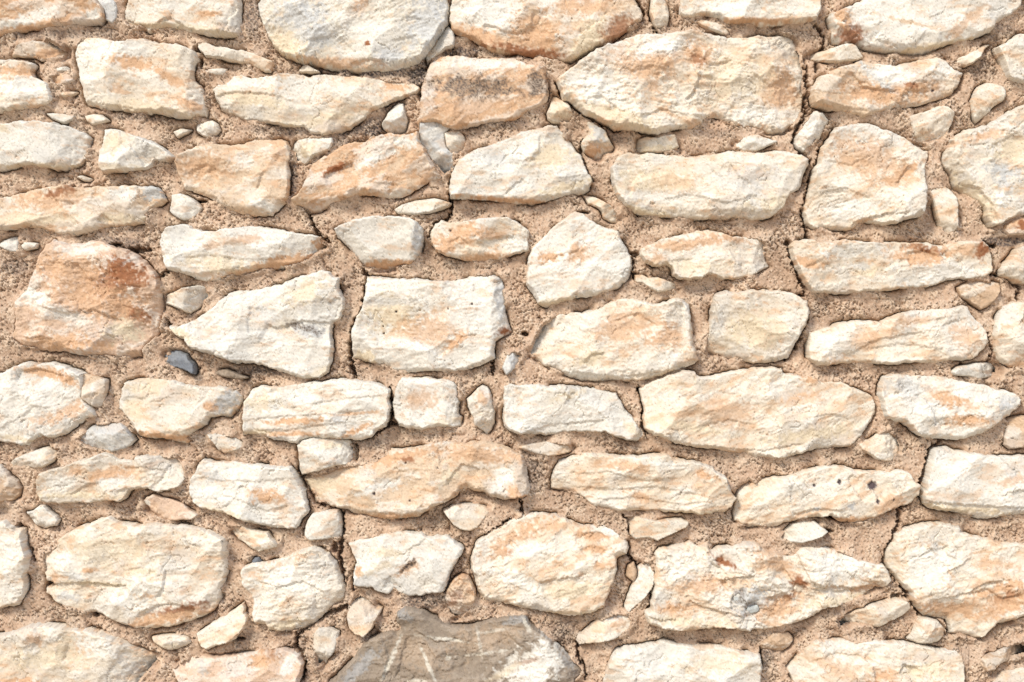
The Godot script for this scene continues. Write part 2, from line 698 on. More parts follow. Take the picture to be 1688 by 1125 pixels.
	arrays[Mesh.ARRAY_COLOR] = cols
	arrays[Mesh.ARRAY_INDEX] = index
	var mesh := ArrayMesh.new()
	mesh.add_surface_from_arrays(Mesh.PRIMITIVE_TRIANGLES, arrays)
	var o := MeshInstance3D.new()
	o.name = "mortar"
	o.mesh = mesh
	o.material_override = rock_material()
	wall.add_child(o, true)
	# the body of the wall behind
	var core := MeshInstance3D.new()
	core.name = "wall_core"
	var box := BoxMesh.new()
	box.size = Vector3((right - left) * U, (bottom - top) * U, 0.42)
	core.mesh = box
	core.position = Vector3(0, 0.5 * (bottom - top) * U, -0.21 - 50.0 * U)
	var m := StandardMaterial3D.new()
	m.albedo_color = Color(MORTAR.x, MORTAR.y, MORTAR.z).linear_to_srgb()
	m.roughness = 1.0
	core.material_override = m
	wall.add_child(core, true)

func spread(a: float, b: float, c: float, d: float) -> PackedFloat32Array:
	var out := PackedFloat32Array()
	var x := a
	while x < b - 0.1:
		out.append(x)
		x += 8.0
	x = b
	while x < c - 0.1:
		out.append(x)
		x += STEP
	x = c
	while x < d - 0.1:
		out.append(x)
		x += 8.0
	out.append(d)
	return out

func mortar_row(j: int, cx0: int, cy0: int, cw: int, chh: int):
	var nx := grid_x.size()
	var zs := PackedFloat32Array()
	zs.resize(nx)
	var deep := PackedFloat32Array()
	deep.resize(nx)
	var cols := PackedColorArray()
	cols.resize(nx)
	var y := grid_y[j]
	var rj := int(roundf((y - cy0) / STEP))
	var near := []
	for m in MORTAR_STAINS:
		if absf(y - m[1]) < m[3] * 1.8:
			near.append(m)
	for i in nx:
		var x := grid_x[i]
		var d := -60.0
		var g := 0.0
		var ri := int(roundf((x - cx0) / STEP))
		if rj >= 0 and rj < chh and ri >= 0 and ri < cw:
			d = cover[rj * cw + ri]
			g = groove[rj * cw + ri]
		deep[i] = d
		var away := maxf(-d, 0.0)
		var n_broad := broad.get_noise_2d(x + 7000.0, y)
		var n_patch := patch.get_noise_2d(x + 7000.0, y)
		var n_fleck := fleck.get_noise_2d(x + 7000.0, y)
		var n_grit := grit.get_noise_2d(x + 7000.0, y)
		var n_dust := dust.get_noise_2d(x + 7000.0, y)
		var crumb := chip.get_noise_2d(x * 1.3 + 7000.0, y * 1.3) + 1.0
		var loose := smoothstep(-0.2, 0.35, broad.get_noise_2d(x * 1.4 + 900.0, y * 1.4 + 4000.0) + 0.5 * n_patch)   # crumbled here, trowelled there
		var z := -7.2 + 6.0 * n_broad + 4.0 * n_patch + 1.8 * n_fleck + (0.9 + 0.7 * loose) * n_grit + (0.8 + 0.3 * loose) * n_dust - 3.4 * loose * crumb
		# smeared over the edges of some stones, shrunk away from others
		var hug := broad.get_noise_2d(x * 1.8 + 300.0, y * 1.8) + 0.35 * n_patch
		var smear := smoothstep(-0.08, 0.25, hug) * exp(-away / 9.0)
		z = lerpf(z, 0.5 + 2.0 * n_fleck + 1.4 * n_grit + 2.5 * n_patch + 0.8 * n_dust, 0.8 * smear)
		z -= 16.0 * smoothstep(-0.05, 0.25, -hug) * exp(-away / 2.2)
		# pits and lost lumps, in clusters
		z -= 5.0 * loose * smoothstep(0.38, 0.55, fleck.get_noise_2d(x * 1.3 + 2500.0, y * 1.3) + 0.4 * n_grit)
		z -= (2.0 + 2.0 * loose) * smoothstep(0.40, 0.60, n_dust + 0.3 * n_grit)
		z -= 3.5 * smoothstep(0.45, 0.6, dust.get_noise_2d(x * 0.8 + 3100.0, y * 0.8) + 0.25 * n_fleck)
		# ragged gaps between the crumbs
		var split := crumbs.get_noise_2d(x, y) + 1.0
		z -= 5.0 * (1.0 - smoothstep(0.02, 0.14, split)) * smoothstep(0.05, 0.45, loose * 0.6 + 0.9 * n_fleck + 0.3 * n_patch)
		z -= 26.0 * g
		z = minf(z, 5.0)
		if d > 4.0:
			z = minf(z, -12.0)
		if i == 0 or i == nx - 1 or j == 0 or j == grid_y.size() - 1:
			z = -52.0
		zs[i] = z
		var c := MORTAR
		c = c.lerp(Vector3(0.54, 0.405, 0.29), smoothstep(-0.1, 0.5, n_patch + 0.6 * n_fleck))
		c = c.lerp(Vector3(0.385, 0.26, 0.175), 0.6 * smoothstep(0.0, 0.5, -n_patch + 0.6 * n_grit))
		c = c.lerp(Vector3(0.50, 0.385, 0.285), 0.4 * smoothstep(0.1, 0.4, hug + 0.4 * n_fleck))
		c *= 1.0 + 0.20 * n_dust + 0.14 * n_grit + 0.15 * n_broad
		for m in near:
			var ux: float = (x - m[0]) / m[2]
			var uy: float = (y - m[1]) / m[3]
			var e: float = ux * ux + uy * uy
			if e < 3.0:
				var amount: float = 1.4 * m[4] * (1.0 - smoothstep(0.3, 1.6, e + 0.8 * n_fleck + 0.5 * n_patch)) * (0.25 + 0.75 * smoothstep(-0.15, 0.2, n_dust + 0.5 * n_grit))
				c = c.lerp(Vector3(0.085, 0.07, 0.065), clampf(amount, 0.0, 0.95))
		var grain := dust.get_noise_2d(x * 1.4 + 5000.0, y * 1.4)
		if grain > 0.5:
			c = c.lerp(Vector3(0.62, 0.52, 0.40), 0.6)
		elif grain < -0.52:
			c *= 0.55
		cols[i] = Color(c.x, c.y, c.z)
	rows[j] = {"z": zs, "deep": deep, "c": cols}

# stones that look unlike the rest of the wall
var SAID = {
	"s114": "large brown stone with white veins and a white patch, cut by the bottom edge",
	"s74": "small dark blue-grey stone in the mortar",
	"s104b": "tiny round blue-grey pebble on top of a cream stone",
	"s18": "tan stone with a band of black lichen",
	"s54": "big cream stone stained rust red on its right half",
	"s4": "large rounded grey and yellow stone at the top edge",
	"s96": "squared white block with pinholes",
	"s113": "small rough orange stone",
	"s50": "small red stone at the right edge",
	"s38": "grey cement smear between two stones",
	"s92": "long cream stone with round dark spots",
	"s120": "rugged cream and orange stone with a grey shaly patch",
}
# stains traced on the stones, with shade of two right-hand faces painted grey: stone, kind, centre x, y, half sizes, turn in degrees, strength
var STAINS_AND_SHADE = [
	["s1","w",70,25,34,10,-15,0.7],["s1","w",155,27,12,8,0,0.8],["s1","w",20,40,40,6,-10,0.7],
	["s3","y",240,42,45,5,5,0.6],["s3","o",345,25,22,5,5,0.7],["s3","w",280,12,60,12,0,0.5],["s3","y",320,48,60,5,8,0.5],
	["s4","g",500,30,45,26,0,0.7],["s4","g",530,62,40,22,0,0.6],["s4","g",705,40,36,55,10,0.6],["s4","g",640,92,30,16,0,0.7],["s4","y",470,85,36,28,35,0.7],["s4","o",560,104,70,9,4,0.5],["s4","o",595,15,12,30,40,0.5],["s4","w",600,55,50,36,0,0.5],["s4","r",607,76,5,5,0,0.8],
	["s5","w",805,22,60,34,5,0.95],["s5","w",905,15,18,22,0,0.9],["s5","y",970,66,17,48,40,0.8],["s5","o",790,64,60,14,14,0.7],["s5","o",880,62,50,34,0,0.6],["s5","r",870,86,66,9,8,0.55],["s5","r",1020,52,32,22,-40,0.5],["s5","o",960,15,60,14,0,0.5],
	["s8","o",1245,36,90,5,0,0.6],["s8","w",1230,12,90,14,0,0.5],
	["s9","r",1402,58,26,18,20,0.55],["s9","o",1385,30,16,20,0,0.6],["s9","w",1470,30,55,22,10,0.8],["s9","t",1500,40,70,4,14,0.6],["s9","w",1500,60,40,14,0,0.7],["s9","o",1590,40,40,10,-40,0.4],["s9","y",1520,80,90,5,-10,0.6],
	["s15","o",1450,155,70,18,5,0.6],["s15","g",1445,130,40,8,40,0.6],["s15","w",1470,125,45,16,10,0.8],["s15","w",1560,115,30,14,-10,0.7],["s15","o",1515,145,40,10,-5,0.6],["s15","r",1500,142,14,5,0,0.5],
	["s16","o",1060,105,60,36,0,0.5],["s16","o",1150,92,30,22,30,0.65],["s16","w",1085,82,55,14,-10,0.6],["s16","o",1285,150,34,40,0,0.55],["s16","w",990,150,60,32,10,0.6],["s16","y",1020,195,70,12,15,0.6],["s16","y",1210,130,60,40,0,0.4],["s16","r",1150,100,14,10,20,0.4],["s16","w",1250,190,60,14,0,0.5],
	["s18","k",778,145,76,18,3,0.85],["s18","k",885,138,16,24,0,0.9],["s18","w",790,106,70,11,0,0.55],["s18","o",780,180,80,16,-8,0.4],
	["s19","y",420,166,56,10,8,0.75],["s19","w",430,137,80,9,0,0.8],["s19","w",505,150,50,20,0,0.5],["s19","o",650,143,24,7,8,0.7],["s19","y",520,200,60,10,-10,0.5],
	["s20","w",175,90,55,26,0,0.7],["s20","o",222,106,40,12,8,0.65],["s20","o",285,132,30,9,28,0.6],["s20","o",312,175,28,12,20,0.6],["s20","y",230,175,80,12,8,0.5],["s20","w",160,140,30,30,0,0.4],["s20","o",190,63,60,3,4,0.5],
	["s21","o",80,88,30,8,-8,0.85],["s22","o",30,120,44,10,6,0.7],["s22","w",40,145,50,18,10,0.7],
	["s33","y",6,212,18,9,0,0.5],["s33","y",70,275,80,4,0,0.5],["s34","y",186,236,14,20,20,0.6],["s34","y",200,278,40,5,0,0.4],
	["s35","o",335,275,44,24,0,0.5],["s35","w",440,340,40,9,10,0.6],["s35","w",405,262,22,14,0,0.4],["s35","o",460,245,14,20,0,0.4],
	["s36","y",508,246,22,11,-20,0.6],["s37","r",556,277,26,6,-28,0.75],["s37","o",560,245,30,10,-30,0.5],["s37","w",665,236,34,12,5,0.6],["s37","w",620,262,40,9,-20,0.6],["s37","w",640,325,40,6,-15,0.4],
	["s41","y",905,258,40,26,0,0.6],["s41","w",856,250,36,14,-20,0.9],["s41","o",850,331,110,4,4,0.6],["s41","y",930,310,50,8,-15,0.6],["s41","g",820,262,30,10,0,0.35],
	["s42","o",975,246,16,12,0,0.8],["s42","g",985,222,14,14,0,0.6],["s17","y",925,190,16,10,0,0.4],["s43","y",1085,244,34,5,0,0.6],
	["s46","o",1430,262,70,34,20,0.45],["s46","o",1480,292,34,9,-30,0.6],["s46","w",1400,345,60,14,0,0.6],["s46","w",1470,230,30,10,25,0.5],
	["s48","g",1655,285,36,14,20,0.6],["s48","g",1650,300,16,14,0,0.5],["s48","y",1670,250,40,20,0,0.6],["s48","w",1650,328,18,16,0,0.7],["s48","o",1620,225,40,8,-20,0.5],["s48","y",1605,330,20,50,-35,0.6],
	["s133","y",1085,300,70,20,0,0.6],["s133","y",1060,350,60,6,8,0.7],["s133","w",1090,325,70,10,0,0.5],["s133","g",1240,292,50,18,0,0.3],["s133","o",1110,300,40,12,0,0.3],["s133","y",1280,335,50,12,-8,0.5],
	["s51","o",80,330,70,14,-5,0.5],["s51","r",97,318,26,8,-10,0.5],["s51","w",210,320,24,10,10,0.8],["s51","g",250,316,22,14,20,0.8],["s51","y",60,362,80,8,0,0.5],["s51","y",200,360,40,8,0,0.6],
	["s54","r",205,452,40,26,30,0.8],["s54","r",222,515,34,14,15,0.9],["s54","r",185,475,50,30,0,0.55],["s54","o",120,440,60,36,0,0.5],["s54","o",160,500,90,40,10,0.5],["s54","w",62,490,38,15,35,0.6],["s54","w",115,520,46,11,20,0.5],["s54","o",110,565,70,14,5,0.6],["s54","y",205,545,26,18,0,0.6],["s54","w",140,412,40,10,0,0.5],
	["s55","o",470,432,70,9,-10,0.9],["s55","o",400,448,50,7,-8,0.7],["s55","o",530,405,14,16,0,0.85],["s55","y",360,436,60,16,8,0.5],["s55","w",340,408,70,8,3,0.7],["s55","o",405,396,30,8,0,0.4],["s55","o",355,405,22,7,0,0.4],
	["s57","y",505,482,40,18,-20,0.5],["s57","k",500,540,34,6,15,0.75],["s57","g",510,545,36,12,10,0.6],["s57","y",470,533,14,10,0,0.8],["s57","y",300,550,26,8,30,0.6],["s57","w",420,490,60,16,-20,0.5],["s57","g",455,525,40,14,20,0.3],["s57","y",530,612,30,6,-20,0.4],
	["s58","o",645,436,56,7,-3,0.9],["s58","g",690,400,10,22,0,0.6],["s59","o",770,384,36,14,-10,0.6],["s59","o",735,402,24,16,20,0.6],["s59","w",850,402,20,26,0,0.7],["s59","o",800,424,50,6,-5,0.6],["s59","o",800,392,40,5,-12,0.5],  # the first grey entry is shade on a right-hand face, put into the colour
	["s60","o",905,424,22,10,-10,0.75],["s60","o",952,414,22,16,-30,0.55],["s60","y",900,500,50,6,-10,0.5],["s61","o",1135,402,70,9,-8,0.55],["s61","o",1200,392,40,7,10,0.5],["s61","o",1080,430,20,10,0,0.5],["s61","y",1130,440,60,12,0,0.4],
	["s65","o",1330,435,28,9,10,0.7],["s65","r",1525,415,38,10,8,0.7],["s65","r",1617,412,12,14,0,0.8],["s65","o",1510,424,50,14,5,0.6],["s65","y",1432,446,20,10,0,0.7],["s65","o",1580,412,30,10,0,0.5],["s65","w",1395,415,55,12,0,0.6],["s65","w",1550,456,70,12,-8,0.8],["s65","g",1420,440,16,6,0,0.4],
	["s66","o",1430,558,60,10,-15,0.4],["s66","o",1590,555,30,22,30,0.4],["s66","w",1370,570,30,24,0,0.5],["s66","o",1500,530,50,8,-8,0.35],["s67","o",1680,600,20,8,0,0.5],["s70","y",1245,545,46,32,0,0.6],["s70","w",1300,570,26,16,-40,0.5],["s70","g",1185,535,10,26,10,0.35],
	["s71","o",1030,540,60,30,0,0.45],["s71","o",1100,555,30,24,0,0.5],["s71","y",970,592,24,10,-20,0.8],["s71","w",1100,592,22,12,-20,0.7],["s71","w",950,530,44,20,-20,0.5],["s71","w",1130,520,10,40,0,0.5],["s71","w",960,615,70,8,8,0.5],
	["s72","y",650,520,50,34,0,0.6],["s72","o",705,545,60,30,0,0.45],["s72","o",748,568,36,9,-45,0.6],["s72","g",640,498,50,7,0,0.4],["s72","w",690,577,40,12,20,0.8],["s72","w",780,525,34,16,0,0.7],["s72","r",832,548,12,8,0,0.6],["s72","y",600,588,20,10,0,0.7],["s72","g",826,485,9,42,0,0.6],["s72","w",770,590,40,14,0,0.5],  # the tall narrow grey entry paints the shaded right facet
	["s76","o",75,614,46,9,10,0.6],["s76","o",112,626,26,10,30,0.6],["s76","o",100,684,50,14,-20,0.5],["s76","w",50,655,46,24,20,0.7],["s76","y",40,725,40,5,10,0.5],["s77","g",170,720,40,16,0,0.4],
	["s79","o",180,782,40,12,-10,0.6],["s79","o",125,778,22,8,-20,0.5],["s79","y",130,816,70,6,0,0.6],["s79","w",105,795,26,14,0,0.5],["s79","w",185,795,20,8,0,0.6],["s80","o",352,670,14,7,10,0.7],["s80","y",240,640,34,12,-10,0.5],["s80","g",376,660,18,22,20,0.6],["s80","o",280,720,60,6,8,0.85],["s80","y",220,675,20,12,40,0.5],
	["s82","o",490,694,46,5,-4,0.75],["s82","o",470,715,60,5,0,0.6],["s82","o",585,711,34,5,-25,0.7],["s82","y",430,664,30,16,-10,0.5],["s82","y",425,712,26,6,0,0.6],["s82","o",580,682,50,3,-6,0.5],["s82","g",560,690,12,8,0,0.4],["s83","o",690,660,28,20,0,0.4],["s83","w",690,627,48,6,3,0.6],["s83","y",730,695,24,6,0,0.4],["s84","o",794,655,14,14,0,0.5],
	["s85","y",930,655,30,10,-20,0.5],["s85","w",960,672,50,14,8,0.7],["s85","y",1040,705,16,8,30,0.5],["s86","o",1190,680,60,26,0,0.35],["s86","o",1320,655,36,16,0,0.4],["s86","y",1340,715,80,12,-8,0.6],["s86","w",1095,655,34,12,-10,0.5],["s86","w",1290,640,40,20,0,0.4],["s86","y",1140,705,70,8,10,0.5],["s86","o",1335,627,18,7,10,0.6],
	["s87","o",1565,660,40,12,15,0.6],["s87","o",1595,692,36,10,0,0.6],["s87","g",1490,636,36,12,10,0.3],["s87","w",1500,672,34,16,0,0.6],["s87","g",1655,666,18,12,-30,0.6],["s87","w",1590,715,40,6,-10,0.5],["s91","y",1580,838,80,6,5,0.7],["s91","o",1670,790,30,8,-20,0.4],["s91","w",1560,780,34,24,0,0.5],["s91","w",1620,830,50,5,0,0.5],
	["s92","n",1340.5,800,2.6,2.6,0,2],["s92","n",1382,794,3.8,4.8,0,2],["s92","n",1437.5,801,7.6,7.6,0,2],["s92","n",1445.5,827,3,4,0,2],["s92","n",1472,824,2,2,0,2],["s92","g",1402,832,6,6,0,1],["s92","o",1380,858,80,5,-3,0.7],["s92","o",1470,830,26,14,-20,0.5],["s92","g",1345,838,10,4,0,0.8],["s92","w",1300,805,60,12,-10,0.4],
	["s93","o",1030,768,44,9,10,0.5],["s93","o",1160,782,20,8,15,0.6],["s93","o",1050,818,24,8,20,0.5],["s93","w",1085,762,40,7,8,0.5],["s93","y",1150,845,60,4,0,0.5],["s95","o",545,762,70,8,-10,0.7],["s95","o",650,755,60,10,-10,0.65],["s95","r",672,758,12,5,0,0.5],["s95","o",790,748,80,14,5,0.5],["s95","w",625,802,46,9,-15,0.6],["s95","y",740,785,20,10,-30,0.6],["s95","o",640,850,50,6,0,0.6],["s95","o",845,808,26,10,30,0.7],["s95","w",830,788,18,22,40,0.6],["s95","y",530,800,30,14,0,0.5],["s95","n",618,813,2.5,2.5,0,2],["s95","n",670,763,1.8,1.8,0,2],["s95","n",722,771,2,1.5,0,2],["s95","n",676,825,1.5,1.5,0,2],
	["s72","n",654,514,2,2,0,2],["s72","n",632,538,1.3,1.3,0,2],["s72","n",633,550,1.8,1.5,0,2],["s72","n",739,510,1.6,1.6,0,2],["s72","n",779,502,2,1.4,0,2],["s59","n",743,381,2.2,2.2,0,2],
	["s96","y",545,735,24,5,-10,0.5],["s97","o",440,817,30,12,0,0.6],["s97","g",352,785,16,12,30,0.35],["s97","y",370,845,50,5,20,0.5],["s97","w",360,815,34,12,0,0.6],["s97","o",465,825,18,8,0,0.35],["s98","w",240,830,6,4,0,0.8],
	["s102","y",180,905,80,26,0,0.4],["s102","g",125,948,20,9,30,0.5],["s102","w",240,968,46,16,0,0.85],["s102","w",215,992,44,12,10,0.8],["s102","r",295,1008,50,12,-14,0.55],["s102","o",270,1020,60,9,-10,0.65],["s102","o",150,938,14,4,0,0.6],["s102","g",110,983,22,7,10,0.5],["s102","y",170,962,60,5,3,0.6],["s102","w",105,925,30,20,0,0.5],["s102","y",235,940,30,6,0,0.6],["s102","o",90,955,8,12,0,0.5],
	["s104","w",480,950,60,36,0,0.6],["s104","y",470,1030,40,8,-15,0.6],["s107","y",80,1085,70,18,0,0.5],["s107","o",25,1121,40,6,0,0.7],["s107","w",155,1060,34,18,20,0.7],["s107","o",65,1050,14,12,0,0.4],["s107","y",110,1060,14,20,0,0.4],["s107","g",215,1105,24,10,-30,0.3],["s108","o",435,1085,34,12,-10,0.6],["s108","g",335,1100,14,12,40,0.45],["s108","w",475,1095,12,18,30,0.6],["s108","r",450,1080,14,7,0,0.3],
	["s110","k",673,932,16,6,-38,0.95],["s110","y",640,910,34,8,0,0.5],["s110","o",594,942,6,8,0,0.8],["s110","o",672,936,22,10,-38,0.5],["s110","y",625,935,30,8,-20,0.4],["s113","r",750,985,10,20,30,0.3],
	["s114","m",690,1075,60,26,20,0.2],["s114","m",800,1052,60,22,-10,0.25],["s114","w",885,1094,72,36,-38,0.75],["s114","h",643,1090,4,42,24,0.6],["s114","h",708,1095,3,34,-25,0.65],["s114","h",735,1052,46,3,8,0.6],["s114","h",800,1075,46,2.5,-8,0.5],["s114","h",790,1055,3,26,-10,0.4],["s114","h",740,1082,6,5,0,0.5],["s114","j",595,1098,50,10,-46,0.8],["s114","j",668,1012,14,9,30,0.7],["s114","j",850,1021,20,6,-10,0.8],["s114","h",870,1030,12,4,60,0.5],["s114","r",870,1088,22,5,-14,0.35],["s114","y",830,1108,34,6,-30,0.4],["s114","k",950,1112,16,12,0,0.6],["s114","j",935,1090,30,6,50,0.8],["s114","h",690,1120,20,3,0,0.5],["s114","h",810,1040,26,2.5,-10,0.4],
	["s115","r",838,905,12,10,-20,0.7],["s115","o",905,868,44,10,-5,0.5],["s115","o",980,882,34,8,10,0.7],["s115","o",985,905,26,7,10,0.65],["s115","o",850,890,60,16,-30,0.55],["s115","w",850,955,50,14,20,0.6],["s115","w",870,905,30,14,0,0.5],["s115","y",945,972,50,14,-5,0.55],["s115","w",990,870,50,8,20,0.5],["s115","o",990,930,16,7,0,0.6],["s115","y",940,1009,50,3,0,0.5],
	["s120","g",1232,990,28,24,0,0.95],["s120","k",1215,985,12,18,20,0.5],["s120","k",1240,998,20,8,0,0.5],["s120","o",1150,962,50,16,0,0.5],["s120","o",1110,1000,30,10,10,0.65],["s120","r",1192,925,24,7,25,0.6],["s120","r",1315,958,18,10,45,0.6],["s120","r",1300,985,16,10,-20,0.55],["s120","o",1280,1000,44,18,-15,0.55],["s120","o",1270,920,40,16,25,0.45],["s120","w",1385,935,60,26,10,0.7],["s120","w",1120,935,30,26,0,0.5],["s120","y",1380,990,60,8,-8,0.6],["s120","o",1430,970,30,6,-10,0.5],["s120","y",1130,1022,60,8,3,0.6],
	["s124","o",1650,968,50,10,-18,0.6],["s124","o",1660,992,34,20,-30,0.6],["s124","o",1560,1003,60,14,3,0.55],["s124","r",1655,985,30,7,-30,0.35],["s124","o",1645,930,44,8,5,0.4],["s124","w",1530,930,40,44,0,0.6],["s124","o",1640,1005,40,12,-20,0.5],["s126","y",1180,1095,60,16,0,0.4],["s127","o",1455,1112,26,9,-20,0.6],["s127","y",1520,1105,40,14,0,0.6],["s127","o",1380,1100,50,14,20,0.35],["s127","w",1400,1065,60,12,0,0.4],["s50","r",1686,372,12,8,-20,0.9],["s101","w",20,920,26,60,0,0.5],["s123","o",1525,1035,16,8,30,0.3],["s119","g",1015,1020,14,6,-10,0.6],["s119","o",1020,1030,12,10,0,0.4],["s106","y",280,1065,30,6,0,0.4],["s2","g",178,20,16,24,0,0.5],["s76b","w",155,640,5,10,0,0.8],["s15","n",1537,150,2.5,3,40,2],
]
